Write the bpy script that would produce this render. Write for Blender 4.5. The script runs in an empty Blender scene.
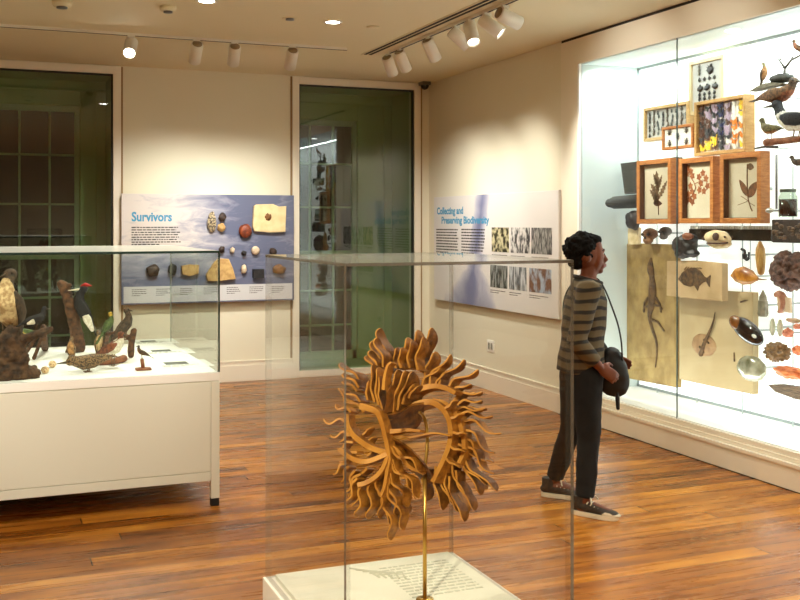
import bpy, bmesh, math, random
from mathutils import Vector as V, Matrix, noise
random.seed(7)
SC = bpy.context.scene
COL = SC.collection
PI = math.pi

# ------------------------------------------------------------------ camera
YAW = math.radians(22.2); F = 1021.0; H = 1.65; HV = 224.0
RT = V((math.cos(YAW), -math.sin(YAW), 0)); FW = V((math.sin(YAW), math.cos(YAW), 0)); UP = V((0, 0, 1))
cd = bpy.data.cameras.new('camera'); cam = bpy.data.objects.new('camera', cd); COL.objects.link(cam)
cam.location = (0, 0, H); cam.rotation_euler = (PI/2, 0, -YAW)
cd.sensor_width = 36; cd.lens = F/800*36; cd.shift_y = -(300-HV)/800; cd.clip_start = .05; cd.clip_end = 100
SC.camera = cam
# measured sight lines: a bearing in the photograph met with a real plane of the room
def ray(u, v): return RT*((u-400)/F) + FW + UP*((HV-v)/F)
O = V((0, 0, H))
def ox(u, v, x): d = ray(u, v); return O + d*(x/d.x)
def oy(u, v, y): d = ray(u, v); return O + d*(y/d.y)
def oz(u, v, z): d = ray(u, v); return O + d*((z-H)/d.z)
def ot(u, v, t): return O + ray(u, v)*t

# ------------------------------------------------------------------ materials
def lin(c):
    c = c/255.0
    return c/12.92 if c <= .04045 else ((c+.055)/1.055)**2.4
def S(r, g, b): return (lin(r), lin(g), lin(b), 1)
def edgemat(name, col, alpha):
    m, nt, out = newmat(name)
    p = N(nt, 'ShaderNodeBsdfPrincipled', Roughness=.1); p.inputs['Base Color'].default_value = col
    t = N(nt, 'ShaderNodeBsdfTransparent'); mx = N(nt, 'ShaderNodeMixShader'); mx.inputs[0].default_value = alpha
    L(nt, t, 0, mx, 1); L(nt, p, 0, mx, 2); L(nt, mx, 0, out, 0); return m
def newmat(name):
    m = bpy.data.materials.new(name); m.use_nodes = True; nt = m.node_tree; nt.nodes.clear()
    return m, nt, nt.nodes.new('ShaderNodeOutputMaterial')
def N(nt, kind, **kw):
    n = nt.nodes.new(kind)
    for k, v in kw.items():
        if k.startswith('_'): setattr(n, k[1:], v)
        else: n.inputs[k if not k.startswith('i') or not k[1:].isdigit() else int(k[1:])].default_value = v
    return n
def L(nt, a, ao, b, bi): nt.links.new(a.outputs[ao], b.inputs[bi])
_mc = {}
def mat(name, col, rough=.6, metal=0., col2=None, scale=20., detail=3., lo=.35, hi=.65, bump=0., stretch=None, spec=.5, coat=0., trans=0., emit=0.):
    if name in _mc: return _mc[name]
    m, nt, out = newmat(name)
    p = N(nt, 'ShaderNodeBsdfPrincipled', Roughness=rough, Metallic=metal)
    p.inputs['Specular IOR Level'].default_value = spec
    p.inputs['Coat Weight'].default_value = coat
    p.inputs['Transmission Weight'].default_value = trans
    L(nt, p, 0, out, 0)
    p.inputs['Base Color'].default_value = col
    if emit:
        p.inputs['Emission Color'].default_value = col; p.inputs['Emission Strength'].default_value = emit
    if col2 is not None or bump:
        g = N(nt, 'ShaderNodeNewGeometry')
        src = (g, 'Position')
        if stretch:
            mp = N(nt, 'ShaderNodeMapping'); mp.inputs['Scale'].default_value = stretch
            L(nt, g, 'Position', mp, 0); src = (mp, 0)
        nz = N(nt, 'ShaderNodeTexNoise', Scale=scale, Detail=detail); L(nt, src[0], src[1], nz, 'Vector')
        if col2 is not None:
            r = N(nt, 'ShaderNodeValToRGB'); r.color_ramp.elements[0].position = lo; r.color_ramp.elements[1].position = hi
            r.color_ramp.elements[0].color = col; r.color_ramp.elements[1].color = col2
            L(nt, nz, 0, r, 0); L(nt, r, 0, p, 'Base Color')
        if bump:
            b = N(nt, 'ShaderNodeBump', Strength=1., Distance=bump); L(nt, nz, 0, b, 'Height'); L(nt, b, 0, p, 'Normal')
    _mc[name] = m
    return m
def emis(name, col, strength):
    m, nt, out = newmat(name); e = N(nt, 'ShaderNodeEmission', Color=col, Strength=strength); L(nt, e, 0, out, 0); return m
def glassmat(name, tint, ior=1.45, rough=0., refl=1.0):
    m, nt, out = newmat(name)
    tr = N(nt, 'ShaderNodeBsdfTransparent', Color=tint); gl = N(nt, 'ShaderNodeBsdfGlossy', Roughness=rough)
    fr = N(nt, 'ShaderNodeFresnel', IOR=ior); g = N(nt, 'ShaderNodeNewGeometry')
    inv = N(nt, 'ShaderNodeMath', _operation='SUBTRACT'); inv.inputs[0].default_value = 1; L(nt, g, 'Backfacing', inv, 1)
    mu = N(nt, 'ShaderNodeMath', _operation='MULTIPLY'); L(nt, fr, 0, mu, 0); L(nt, inv, 0, mu, 1)
    m2 = N(nt, 'ShaderNodeMath', _operation='MULTIPLY'); L(nt, mu, 0, m2, 0); m2.inputs[1].default_value = refl
    mx = N(nt, 'ShaderNodeMixShader'); L(nt, m2, 0, mx, 0); L(nt, tr, 0, mx, 1); L(nt, gl, 0, mx, 2); L(nt, mx, 0, out, 0)
    return m

def grazeglass(name, tint, ior, refl, graze):  # mixes in pale diffuse towards grazing view angles
    m = glassmat(name, tint, ior, 0., refl); nt = m.node_tree
    out = next(n for n in nt.nodes if n.type == 'OUTPUT_MATERIAL'); src = out.inputs[0].links[0].from_node
    lw = N(nt, 'ShaderNodeLayerWeight', Blend=.5); pw = N(nt, 'ShaderNodeMath', _operation='POWER'); L(nt, lw, 'Facing', pw, 0); pw.inputs[1].default_value = 14
    mu = N(nt, 'ShaderNodeMath', _operation='MULTIPLY'); L(nt, pw, 0, mu, 0); mu.inputs[1].default_value = graze
    d = N(nt, 'ShaderNodeBsdfDiffuse', Color=S(225, 228, 220)); mx = N(nt, 'ShaderNodeMixShader')
    L(nt, mu, 0, mx, 0); L(nt, src, 0, mx, 1); L(nt, d, 0, mx, 2); L(nt, mx, 0, out, 0); return m
def floor_material():
    m, nt, out = newmat('heart pine planks')
    p = N(nt, 'ShaderNodeBsdfPrincipled'); L(nt, p, 0, out, 0)
    g = N(nt, 'ShaderNodeNewGeometry'); sx = N(nt, 'ShaderNodeSeparateXYZ'); L(nt, g, 'Position', sx, 0)
    def ma(op, a, b=None):
        n = N(nt, 'ShaderNodeMath', _operation=op)
        for i, q in enumerate((a, b)):
            if q is None: continue
            if isinstance(q, tuple): L(nt, q[0], q[1], n, i)
            else: n.inputs[i].default_value = q
        return (n, 0)
    yy = ma('DIVIDE', (sx, 1), .122); row = ma('FLOOR', yy); fy = ma('FRACT', yy)
    wn = N(nt, 'ShaderNodeTexWhiteNoise', _noise_dimensions='1D'); L(nt, row[0], 0, wn, 'W')
    xx = ma('DIVIDE', ma('ADD', (sx, 0), ma('MULTIPLY', (wn, 0), 7.3)), 4.6); seg = ma('FLOOR', xx); fx = ma('FRACT', xx)
    cv = N(nt, 'ShaderNodeCombineXYZ'); L(nt, row[0], 0, cv, 0); L(nt, seg[0], 0, cv, 1)
    w2 = N(nt, 'ShaderNodeTexWhiteNoise', _noise_dimensions='2D'); L(nt, cv, 0, w2, 'Vector')
    # grain
    gv = N(nt, 'ShaderNodeCombineXYZ')
    L(nt, *ma('ADD', ma('MULTIPLY', (sx, 0), 1.3), ma('MULTIPLY', (w2, 0), 31.)), gv, 0)
    L(nt, *ma('MULTIPLY', (sx, 1), 15.), gv, 1); L(nt, *ma('MULTIPLY', (w2, 0), 17.), gv, 2)
    n1 = N(nt, 'ShaderNodeTexNoise', Scale=1., Detail=5., Roughness=.62, Distortion=.35); L(nt, gv, 0, n1, 'Vector')
    gv2 = N(nt, 'ShaderNodeCombineXYZ'); L(nt, *ma('MULTIPLY', (sx, 0), 2.2), gv2, 0); L(nt, *ma('MULTIPLY', (sx, 1), 9.), gv2, 1)
    n2 = N(nt, 'ShaderNodeTexNoise', Scale=1., Detail=3.); L(nt, gv2, 0, n2, 'Vector')
    tone = ma('ADD', ma('MULTIPLY', (w2, 0), .25), ma('ADD', ma('MULTIPLY', (n1, 0), .54), ma('MULTIPLY', (n2, 0), .52)))
    r = N(nt, 'ShaderNodeValToRGB'); L(nt, *tone, r, 0)
    e = r.color_ramp.elements; e[0].position = .36; e[0].color = S(64, 34, 10); e[1].position = .98; e[1].color = S(210, 152, 64)
    a = e.new(.6); a.color = S(140, 80, 21); a = e.new(.8); a.color = S(186, 119, 37)
    gap = ma('MAXIMUM', ma('LESS_THAN', fy, .022), ma('LESS_THAN', fx, .0016))
    mx = N(nt, 'ShaderNodeMix', _data_type='RGBA'); L(nt, *gap, mx, 0); L(nt, r, 0, mx, 6); mx.inputs[7].default_value = S(52, 28, 12)
    kv = N(nt, 'ShaderNodeCombineXYZ'); L(nt, *ma('MULTIPLY', (sx, 0), 5.), kv, 0); L(nt, *ma('MULTIPLY', (sx, 1), 17.), kv, 1)
    kn = N(nt, 'ShaderNodeTexNoise', Scale=1., Detail=2.); L(nt, kv, 0, kn, 'Vector')
    kr = N(nt, 'ShaderNodeMapRange'); kr.inputs[1].default_value = .70; kr.inputs[2].default_value = .78; L(nt, kn, 0, kr, 0)
    km = N(nt, 'ShaderNodeMix', _data_type='RGBA'); L(nt, *ma('MULTIPLY', (kr, 0), .75), km, 0); L(nt, mx, 2, km, 6); km.inputs[7].default_value = S(58, 28, 8)
    L(nt, km, 2, p, 'Base Color')
    ro = ma('ADD', .2, ma('MULTIPLY', (n1, 0), .16)); L(nt, *ro, p, 'Roughness')
    b = N(nt, 'ShaderNodeBump', Strength=.25, Distance=.002); L(nt, *ma('SUBTRACT', (n1, 0), gap), b, 'Height'); L(nt, b, 0, p, 'Normal')
    p.inputs['Specular IOR Level'].default_value = .45
    return m

# ------------------------------------------------------------------ mesh collector
class M:
    def __init__(s): s.v = []; s.f = []; s.mi = []; s.sm = []
    def add(s, vs, fs, mi=0, smooth=False):
        o = len(s.v); s.v += [V(q) for q in vs]
        for f in fs: s.f.append(tuple(o+i for i in f)); s.mi.append(mi); s.sm.append(smooth)
        return s
    def box(s, a, b, mi=0, side_mi=None):
        (x0, y0, z0), (x1, y1, z1) = a, b
        x0, x1 = min(x0, x1), max(x0, x1); y0, y1 = min(y0, y1), max(y0, y1); z0, z1 = min(z0, z1), max(z0, z1)
        vs = [(x0,y0,z0),(x1,y0,z0),(x1,y1,z0),(x0,y1,z0),(x0,y0,z1),(x1,y0,z1),(x1,y1,z1),(x0,y1,z1)]
        fs = [(3,2,1,0),(4,5,6,7),(0,1,5,4),(1,2,6,5),(2,3,7,6),(3,0,4,7)]
        if side_mi is None: return s.add(vs, fs, mi)
        d = [x1-x0, y1-y0, z1-z0]; k = d.index(min(d)); big = {0: (3, 5), 1: (2, 4), 2: (0, 1)}[k]
        for i, f in enumerate(fs): s.add(vs, [f], mi if i in big else side_mi)
        return s
    def obox(s, c, ax, ay, az, mi=0):
        c = V(c); vs = []
        for k in (-1, 1):
            for (i, j) in ((-1,-1),(1,-1),(1,1),(-1,1)): vs.append(c+ax*i+ay*j+az*k)
        return s.add(vs, [(3,2,1,0),(4,5,6,7),(0,1,5,4),(1,2,6,5),(2,3,7,6),(3,0,4,7)], mi)
    def prism(s, poly, ext, mi=0, smooth=False, bev=0.):
        poly = [V(p) for p in poly]; ext = V(ext); n = len(poly)
        nn = V((0,0,0))
        for i in range(n): nn += (poly[i]).cross(poly[(i+1) % n])
        if nn.dot(ext) > 0: poly = poly[::-1]
        c = sum(poly, V())/n
        if bev:
            front = [c+(p-c)*(1-bev) for p in poly]; mid = [p+ext*min(.45, bev*2) for p in poly]
            vs = front+mid+[p+ext for p in poly]
            fs = [tuple(range(n)), tuple(range(3*n-1, 2*n-1, -1))]
            for r_ in (0, 1):
                for i in range(n): j = (i+1) % n; fs.append((r_*n+j, r_*n+i, (r_+1)*n+i, (r_+1)*n+j))
        else:
            vs = poly+[p+ext for p in poly]
            fs = [tuple(range(n)), tuple(range(2*n-1, n-1, -1))]
            for i in range(n): j = (i+1) % n; fs.append((j, i, n+i, n+j))
        return s.add(vs, fs, mi, smooth)
    def tube(s, pts, r, n=10, up=None, mi=0, smooth=True, rnd=False, cap=True):
        pts = [V(p) for p in pts]; k = len(pts)
        if not isinstance(r, (list, tuple)): r = [r]*k
        r = [q if isinstance(q, tuple) else (q, q) for q in r]
        if rnd:
            P = list(pts); R = list(r)
            for end in (0, 1):
                p0, p1 = (P[0], P[1]) if end == 0 else (P[-1], P[-2])
                rr = R[0] if end == 0 else R[-1]; d = (p0-p1).normalized(); q = max(rr); ex = []
                for a in (.45, .8, .97): ex.append((p0+d*q*a, (rr[0]*math.sqrt(1-a*a), rr[1]*math.sqrt(1-a*a))))
                if end == 0: P = [e_[0] for e_ in ex[::-1]]+P; R = [e_[1] for e_ in ex[::-1]]+R
                else: P += [e_[0] for e_ in ex]; R += [e_[1] for e_ in ex]
            pts, r, k = P, R, len(P)
        T = []
        for i in range(k):
            d = pts[min(i+1, k-1)]-pts[max(i-1, 0)]
            T.append(d.normalized() if d.length > 1e-9 else V((0,0,1)))
        u = V(up) if up is not None else (V((0,0,1)) if abs(T[0].z) < .9 else V((1,0,0)))
        vs = []
        for i in range(k):
            u = u-T[i]*u.dot(T[i])
            if u.length < 1e-6: u = T[i].orthogonal()
            u.normalize(); w = T[i].cross(u)
            for j in range(n):
                a = 2*PI*j/n
                vs.append(pts[i]+w*(math.cos(a)*r[i][0])+u*(math.sin(a)*r[i][1]))
        fs = []
        for i in range(k-1):
            for j in range(n):
                j2 = (j+1) % n; fs.append((i*n+j, i*n+j2, (i+1)*n+j2, (i+1)*n+j))
        s.add(vs, fs, mi, smooth)
        if cap:
            o = len(s.v)-k*n
            s.f.append(tuple(o+j for j in range(n-1, -1, -1))); s.mi.append(mi); s.sm.append(False)
            s.f.append(tuple(o+(k-1)*n+j for j in range(n))); s.mi.append(mi); s.sm.append(False)
        return s
    def ribbon(s, pts, th, wv, mi=0):
        # rectangular section swept along pts; th = half thickness list (in-plane), wv = width vector list
        k = len(pts); vs = []
        for i in range(k):
            t = (pts[min(i+1, k-1)]-pts[max(i-1, 0)]).normalized()
            nrm = t.cross(wv[i]); nrm.normalize(); h = wv[i]*.5
            q = nrm*th[i]
            vs += [pts[i]-q-h, pts[i]+q-h, pts[i]+q+h, pts[i]-q+h]
        fs = []
        for i in range(k-1):
            for j in range(4):
                j2 = (j+1) % 4; fs.append((i*4+j, i*4+j2, i*4+4+j2, i*4+4+j))
        fs += [(3, 2, 1, 0), tuple((k-1)*4+j for j in range(4))]
        s.add(vs, fs, mi, False)
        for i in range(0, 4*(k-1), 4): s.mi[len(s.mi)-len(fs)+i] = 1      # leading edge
        return s
    def lathe(s, base, prof, n=20, axis=None, mi=0, smooth=True, cap=True):
        # prof: list of (r, h) along axis from base
        a = V(axis).normalized() if axis is not None else V((0,0,1)); x = a.orthogonal().normalized(); y = a.cross(x); base = V(base)
        k = len(prof); vs = []
        for (r_, h_) in prof:
            for j in range(n):
                t = 2*PI*j/n; vs.append(base+a*h_+x*(math.cos(t)*r_)+y*(math.sin(t)*r_))
        fs = []
        for i in range(k-1):
            for j in range(n):
                j2 = (j+1) % n; fs.append((i*n+j, i*n+j2, (i+1)*n+j2, (i+1)*n+j))
        if cap: fs += [tuple(range(n-1, -1, -1)), tuple((k-1)*n+j for j in range(n))]
        return s.add(vs, fs, mi, smooth)
    def ball(s, c, r, sub=2, mi=0, amp=0., freq=3., seed=0, rot=None, ridge=False):
        bm = bmesh.new(); bmesh.ops.create_icosphere(bm, subdivisions=sub, radius=1)
        r = V(r) if isinstance(r, (tuple, list, V)) else V((r, r, r)); c = V(c); vs = []
        for q in bm.verts:
            p = q.co.copy()
            if amp:
                nzv = noise.fractal(p*freq+V((seed*7.1, seed*3.3, seed*1.7)), 1., 2., 3)
                if ridge: nzv = abs(nzv)*-1.5
                p *= 1+amp*nzv
            p = V((p.x*r.x, p.y*r.y, p.z*r.z))
            if rot is not None: p = rot @ p
            vs.append(c+p)
        s.add(vs, [tuple(q.index for q in f.verts) for f in bm.faces], mi, True); bm.free(); return s
    def bounds(s):
        lo = V((min(p.x for p in s.v), min(p.y for p in s.v), min(p.z for p in s.v)))
        hi = V((max(p.x for p in s.v), max(p.y for p in s.v), max(p.z for p in s.v)))
        return lo, hi

WL = {}
ZMIN = None        # height of the surface that things being built rest on
def mesh_of(m, name):
    me = bpy.data.meshes.new(name); me.from_pydata([tuple(p) for p in m.v], [], m.f); me.update()
    for i, p in enumerate(me.polygons): p.material_index = m.mi[i]; p.use_smooth = m.sm[i]
    return me
def put(name, m, mats, parent=None, bevel=0.):
    """one mesh object from a collector; its origin at its own base centre"""
    if not isinstance(mats, (list, tuple)): mats = [mats]
    me = mesh_of(m, name) if isinstance(m, M) else m
    if ZMIN is not None:
        for q in me.vertices: q.co.z = max(q.co.z, ZMIN)
    lo = V([min(p.co[i] for p in me.vertices) for i in range(3)]); hi = V([max(p.co[i] for p in me.vertices) for i in range(3)])
    c = (lo+hi)/2
    if parent is None: c.z = lo.z
    me.transform(Matrix.Translation(-c))
    for q in mats: me.materials.append(q)
    o = bpy.data.objects.new(name, me); COL.objects.link(o); WL[o.name] = c
    if parent is not None: o.parent = parent; o.location = c-WL[parent.name]
    else: o.location = c
    if bevel:
        b = o.modifiers.new('edge', 'BEVEL'); b.width = bevel; b.segments = 2; b.limit_method = 'ANGLE'
    return o
def thing(name, label, cat, loc, group=None):
    o = bpy.data.objects.new(name, None); COL.objects.link(o); o.location = loc; o.empty_display_size = .1
    WL[o.name] = V(loc); return tag(o, label, cat, group)
def tag(o, label, cat, group=None):
    o['label'] = label; o['category'] = cat
    if group: o['group'] = group
    return o
def struct(name, m, mats, parent=None, bevel=0.):
    o = put(name, m, mats, parent, bevel); o['kind'] = 'structure'; return o
def evalmesh(o):
    bpy.context.view_layer.update(); dg = bpy.context.evaluated_depsgraph_get()
    return bpy.data.meshes.new_from_object(o.evaluated_get(dg))
def organic(m, voxel, it=3, disp=0., freq=20., ident=0):
    """fuse overlapping closed shapes into one continuous skin"""
    t = bpy.data.objects.new('fuse', mesh_of(m, 'fuse')); COL.objects.link(t)
    r = t.modifiers.new('r', 'REMESH'); r.mode = 'VOXEL'; r.voxel_size = voxel
    s = t.modifiers.new('s', 'SMOOTH'); s.iterations = it; s.factor = .5
    me = evalmesh(t); old = t.data; bpy.data.objects.remove(t); bpy.data.meshes.remove(old)
    me.materials.clear()
    if disp:
        ns = [v.normal.copy() for v in me.vertices]
        for v, nn in zip(me.vertices, ns): v.co += nn*disp*noise.fractal(v.co*freq+V((ident, 0, 0)), 1., 2., 2)
    for p in me.polygons: p.use_smooth = True
    return me
def text_mesh(body, size, origin, xdir, zdir, depth=.0012, align='LEFT', xs=1.0, bold=0.):
    cu = bpy.data.curves.new('t', 'FONT'); cu.body = body; cu.size = size; cu.extrude = depth/2; cu.align_x = align; cu.resolution_u = 3; cu.offset = bold
    t = bpy.data.objects.new('t', cu); COL.objects.link(t); me = evalmesh(t); bpy.data.objects.remove(t); bpy.data.curves.remove(cu)
    xdir = V(xdir).normalized(); zdir = V(zdir).normalized(); nrm = xdir.cross(zdir); origin = V(origin)
    for v in me.vertices: v.co = origin+xdir*v.co.x*xs+zdir*v.co.y+nrm*v.co.z
    me.materials.clear(); return me
def merge(ms, name='m'):
    bm = bmesh.new()
    for q in ms: bm.from_mesh(q)
    me = bpy.data.meshes.new(name); bm.to_mesh(me); bm.free(); return me
def spot(name, loc, target, energy, angle, blend=.6, col=(1, .83, .6), size=.04, parent=None):
    l = bpy.data.lights.new(name, 'SPOT'); l.energy = energy; l.spot_size = math.radians(angle); l.spot_blend = blend; l.color = col; l.shadow_soft_size = size
    o = bpy.data.objects.new(name, l); COL.objects.link(o)
    d = V(target)-V(loc); o.rotation_euler = d.to_track_quat('-Z', 'Y').to_euler()
    if parent is not None: o.parent = parent; o.location = V(loc)-WL[parent.name]
    else: o.location = loc
    return o
def wave(p0, p1, amp, bend=0., n=12, nrm=None, phase=0., turns=1.):
    """points from p0 to p1 with an S-curve in the plane whose normal is nrm"""
    p0, p1 = V(p0), V(p1); d = p1-p0; s = d.cross(nrm).normalized()*d.length; out = []
    for i in range(n+1):
        t = i/n
        out.append(p0+d*t+s*(amp*math.sin(2*PI*turns*t+phase)*min(1, t*2.5)+bend*4*t*(1-t)))
    return out
def catmull(P, n=6):
    P = [V(p) for p in P]; Q = [P[0]*2-P[1]]+P+[P[-1]*2-P[-2]]; out = []
    for i in range(1, len(Q)-2):
        for k in range(n):
            t = k/n; a, b, c, d = Q[i-1], Q[i], Q[i+1], Q[i+2]
            out.append(.5*((2*b)+(c-a)*t+(2*a-5*b+4*c-d)*t*t+(3*b-a-3*c+d)*t**3))
    out.append(P[-1]); return out
# ------------------------------------------------------------------ room shell
XR, YB, ZC, XL, YF = 4.67, 10.57, 3.24, -5.0, -4.0     # right wall, back wall, ceiling, left wall, rear wall
m_wall = mat('warm white wall paint', S(232, 227, 207), .7, col2=S(228, 222, 200), scale=.8)
m_ceil = mat('ceiling paint', S(228, 218, 186), .8)
m_trim = mat('satin trim paint', S(238, 230, 214), .45)
m_gap = mat('dark shadow gap', S(34, 28, 22), .8)
m_white = mat('gallery white lacquer', S(240, 238, 232), .4)
m_case = mat('cream case lacquer', S(224, 224, 211), .42)
m_metal = mat('lamp housing white', S(232, 226, 212), .4)
m_brass = mat('brushed brass', S(200, 160, 80), .3, 1.)
m_black = mat('black rubber', S(14, 14, 15), .6)
m_steel = mat('grey steel', S(120, 120, 118), .35, .8)

struct('floor', M().box((XL-.2, YF-.2, -.1), (5.6, YB+.2, 0)), floor_material())
struct('ceiling', M().box((XL-.2, YF-.2, ZC), (5.6, YB+.9, ZC+.15)), m_ceil)
SY0, SY1 = 3.5, 7.415       # showcase glass run along the right wall
w = M(); w.box((XR, 7.69, 0), (XR+.15, YB+.2, ZC)); w.box((XR, YF-.2, 0), (XR+.15, SY0-.28, ZC)); w.box((5.42, SY0-.28, 0), (5.55, 7.69, ZC))
struct('wall_right', w, m_wall)
struct('wall_left', M().box((XL-.15, YF, 0), (XL, YB, ZC)), m_wall)
struct('wall_rear', M().box((XL, YF-.15, 0), (XR, YF, ZC)), m_wall)
OPEN = [(-.45, 1.205), (3.14, 4.484)]; OT, OB = 3.155, .07
w = M()
w.box((XL, YB, 0), (OPEN[0][0], YB+.15, ZC)); w.box((OPEN[0][1], YB, 0), (OPEN[1][0], YB+.15, ZC)); w.box((OPEN[1][1], YB, 0), (XR, YB+.15, ZC))
for a, b in OPEN: w.box((a, YB, OT), (b, YB+.15, ZC)); w.box((a, YB, 0), (b, YB+.15, OB))
struct('wall_back', w, m_wall)
# baseboards
def baseboard(name, a, b, nrm):
    (x0, y0), (x1, y1) = a, b; n = V((nrm[0], nrm[1], 0)); m = M()
    for th, z0, z1 in ((.022, 0, .165), (.014, .165, .2), (.02, .2, .215)):
        p = [V((x0, y0, 0)), V((x1, y1, 0)), V((x1, y1, 0))+n*th, V((x0, y0, 0))+n*th]
        m.prism([q+UP*z0 for q in p], UP*(z1-z0))
    struct(name, m, m_trim)
baseboard('baseboard_right', (XR, 7.69), (XR, YB), (-1, 0))
baseboard('baseboard_back', (1.316, YB), (3.076, YB), (0, -1))
# thin reveal line in the back wall between the windows and window surrounds
m_green = mat('green painted reveal', S(158, 170, 128), .6)
m_sash = mat('sash paint', S(170, 178, 164), .5)
m_tint = glassmat('green tinted glazing', (.74, .85, .74, 1), 1.5, refl=3.3)
m_night = glassmat('window glass', (.9, .95, .92, 1), 1.5)
for k, (a, b) in enumerate(OPEN):
    w_ = M(); fo = .075
    for x0, x1 in ((a-fo, a), (b, b+fo)): w_.box((x0, YB-.022, 0), (x1, YB, OT+fo))
    w_.box((a, YB-.022, OT), (b, YB, OT+fo)); w_.box((a, YB-.022, 0), (b, YB, OB))
    wo = struct('window_%d' % (k+1), w_, m_trim, bevel=.004)
    g = M(); 
    for x0, x1 in ((a-fo-.02, a-fo), (b+fo, b+fo+.02)): g.box((x0, YB-.01, 0), (x1, YB, OT+fo))
    struct('reveal_bead', g, mat('bead tan', S(150, 122, 82), .6), wo)
    struct('glazing', M().box((a, YB+.02, OB), (b, YB+.034, OT)), m_tint, wo)
    g = M(); e = .016
    g.box((a, YB+.005, OB), (a+e, YB+.05, OT)); g.box((b-e, YB+.005, OB), (b, YB+.05, OT)); g.box((a, YB+.005, OT-e), (b, YB+.05, OT))
    struct('gasket', g, mat('dark gasket', S(22, 30, 22), .5), wo)
    yi = YB+.75
    g = M(); g.box((a-.12, YB+.15, OB-.05), (a, yi, OT+.02)); g.box((b, YB+.15, OB-.05), (b+.12, yi, OT+.02)); g.box((a, YB+.15, OT), (b, yi, OT+.08)); g.box((a, YB+.15, OB-.08), (b, yi, OB))
    struct('reveal', g, m_green, wo)
    cl, cr, ct = (.2, .26, .26) if k == 0 else (.08, .42, .3)
    g = M(); g.box((a, yi-.05, OB), (a+cl, yi+.1, OT)); g.box((b-cr, yi-.05, OB), (b, yi+.1, OT)); g.box((a+cl, yi-.05, OT-ct), (b-cr, yi+.1, OT))
    g.box((a, yi-.09, OT-.11), (b, yi-.05, OT)); g.box((b-.1, yi-.09, OB), (b, yi-.05, OT-.11))
    struct('inner_casing', g, m_green, wo, bevel=.01)
    A, B, T = a+cl, b-cr, OT-ct
    g = M(); g.box((A, yi, OB), (A+.05, yi+.05, T)); g.box((B-.05, yi, OB), (B, yi+.05, T)); g.box((A, yi, T-.06), (B, yi+.05, T)); g.box((A, yi, OB), (B, yi+.05, OB+.1)); g.box((A, yi, 1.28), (B, yi+.05, 1.34))
    nx = 4 if k == 0 else 3
    for i in range(1, nx): x = A+(B-A)*i/nx; g.box((x-.011, yi+.01, OB), (x+.011, yi+.04, T))
    for i in range(1, 5):
        z = 1.34+(T-1.34)*i/3 if i < 3 else 1.28-(1.28-OB)*(i-2)/3; g.box((A, yi+.01, z-.011), (B, yi+.04, z+.011))
    struct('sash', g, m_sash, wo)
    struct('sash_glass', M().box((A, yi+.022, OB), (B, yi+.028, T)), m_night, wo)

# ------------------------------------------------------------------ ceiling fittings
xt, zt = 3.46, ZC-.022
def track(name, label, p0, p1):
    p0, p1 = V(p0), V(p1); d = (p1-p0).normalized(); s = d.cross(UP)*.016
    t = thing(name, label, 'lighting track', (p0+p1)/2)
    put('rail', M().prism([p0-s, p1-s, p1+s, p0+s], UP*.022), m_metal, t)
    s2 = s*.55; q = UP*-.0015
    put('slot', M().prism([p0-s2+q, p1-s2+q, p1+s2+q, p0+s2+q], UP*.0035), m_gap, t)
    return t
ty = 8.72
track('lighting_track', 'long straight ceiling track carrying lamps before the dark windows', (-3., ty, zt), (3.04, ty, zt))
track('lighting_track', 'ceiling track with close-set lamps beside the twin air slots', (xt, 3.2, zt), (xt, 8.72, zt))
m_lens = emis('lit lamp lens', (1, .9, .72, 1), 9.)
m_lens_dim = emis('lamp lens seen off axis', (1, .88, .68, 1), 3.)
def lamp(top, target, label, energy, angle, blend=.5, col=(1, .97, .87), glow=m_lens, lh=.19, r=.052, drop=.075):
    top = V(top); t = thing('track_spotlight', label, 'spotlight', top, 'spotlights on the ceiling tracks')
    piv = top-UP*drop; d = (V(target)-piv).normalized()
    put('adapter', M().box((top.x-.03, top.y-.018, top.z-.02), (top.x+.03, top.y+.018, top.z)), m_metal, t, bevel=.003)
    st = put('stem', M().tube([top-UP*.02, piv], .007, 8), m_metal, t)
    back = piv-d*(lh*.28)
    prof = [(.0, 0), (r*.92, 0), (r, .008), (r, lh), (r*.9, lh), (r*.86, lh-.02), (.001, lh-.02)]
    hs = put('housing', M().lathe(back, prof, 24, d), m_metal, t)
    put('rear_cap', M().lathe(back-d*.004, [(0, 0), (r*.8, 0), (r*.8, .004), (0, .004)], 20, d), mat('lamp cap tan', S(150, 128, 96), .5), hs)
    put('lens', M().lathe(back+d*(lh-.022), [(0, 0), (r*.78, 0), (r*.7, .012), (0, .016)], 20, d), glow, hs)
    if energy: spot('lamp_beam', back+d*(lh+.012), target, energy, angle, blend, col, .03, t)
    return t
def tx(u): p = oy(u, 60, ty); return V((p.x, ty, zt))
def ty_(u): d = ray(u, 50); return V((xt, xt/(d.x/d.y), zt))
lamp(tx(131), (.45, 6.2, .9), 'track spotlight glaring towards the viewer in front of the window edge', 200, 50, glow=emis('glaring lamp lens', (1, .93, .8, 1), 60.))
lamp(tx(196.5), (1.7, 10.5, 1.5), 'white track spotlight nearest the glaring lamp, leaning slightly', 95, 62, 1.)
lamp(tx(234.5), (2.2, 10.5, 1.5), 'upright white track spotlight third along, over the fossil panel', 95, 62, 1.)
lamp(tx(292), (2.7, 10.5, 1.45), 'white track spotlight last on its rail, beside the tall window frame', 95, 62, 1.)
lamp(ty_(388.5), (4.6, 9.8, 1.5), 'farthest track spotlight on the rail by the air slots', 75, 70, 1.)
lamp(ty_(401), (4.6, 9.2, 1.5), 'track spotlight second from the far end of the close-set row', 85, 74, 1.)
lamp(ty_(429.5), (4.62, 8.4, 1.5), 'track spotlight hanging alone between the far pair and the near cluster', 100, 76, 1.)
lamp(ty_(456), (5.1, 6.8, 1.6), 'track spotlight with glowing lens, first of the near cluster of four', 130, 62, .9, glow=m_lens_dim)
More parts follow.
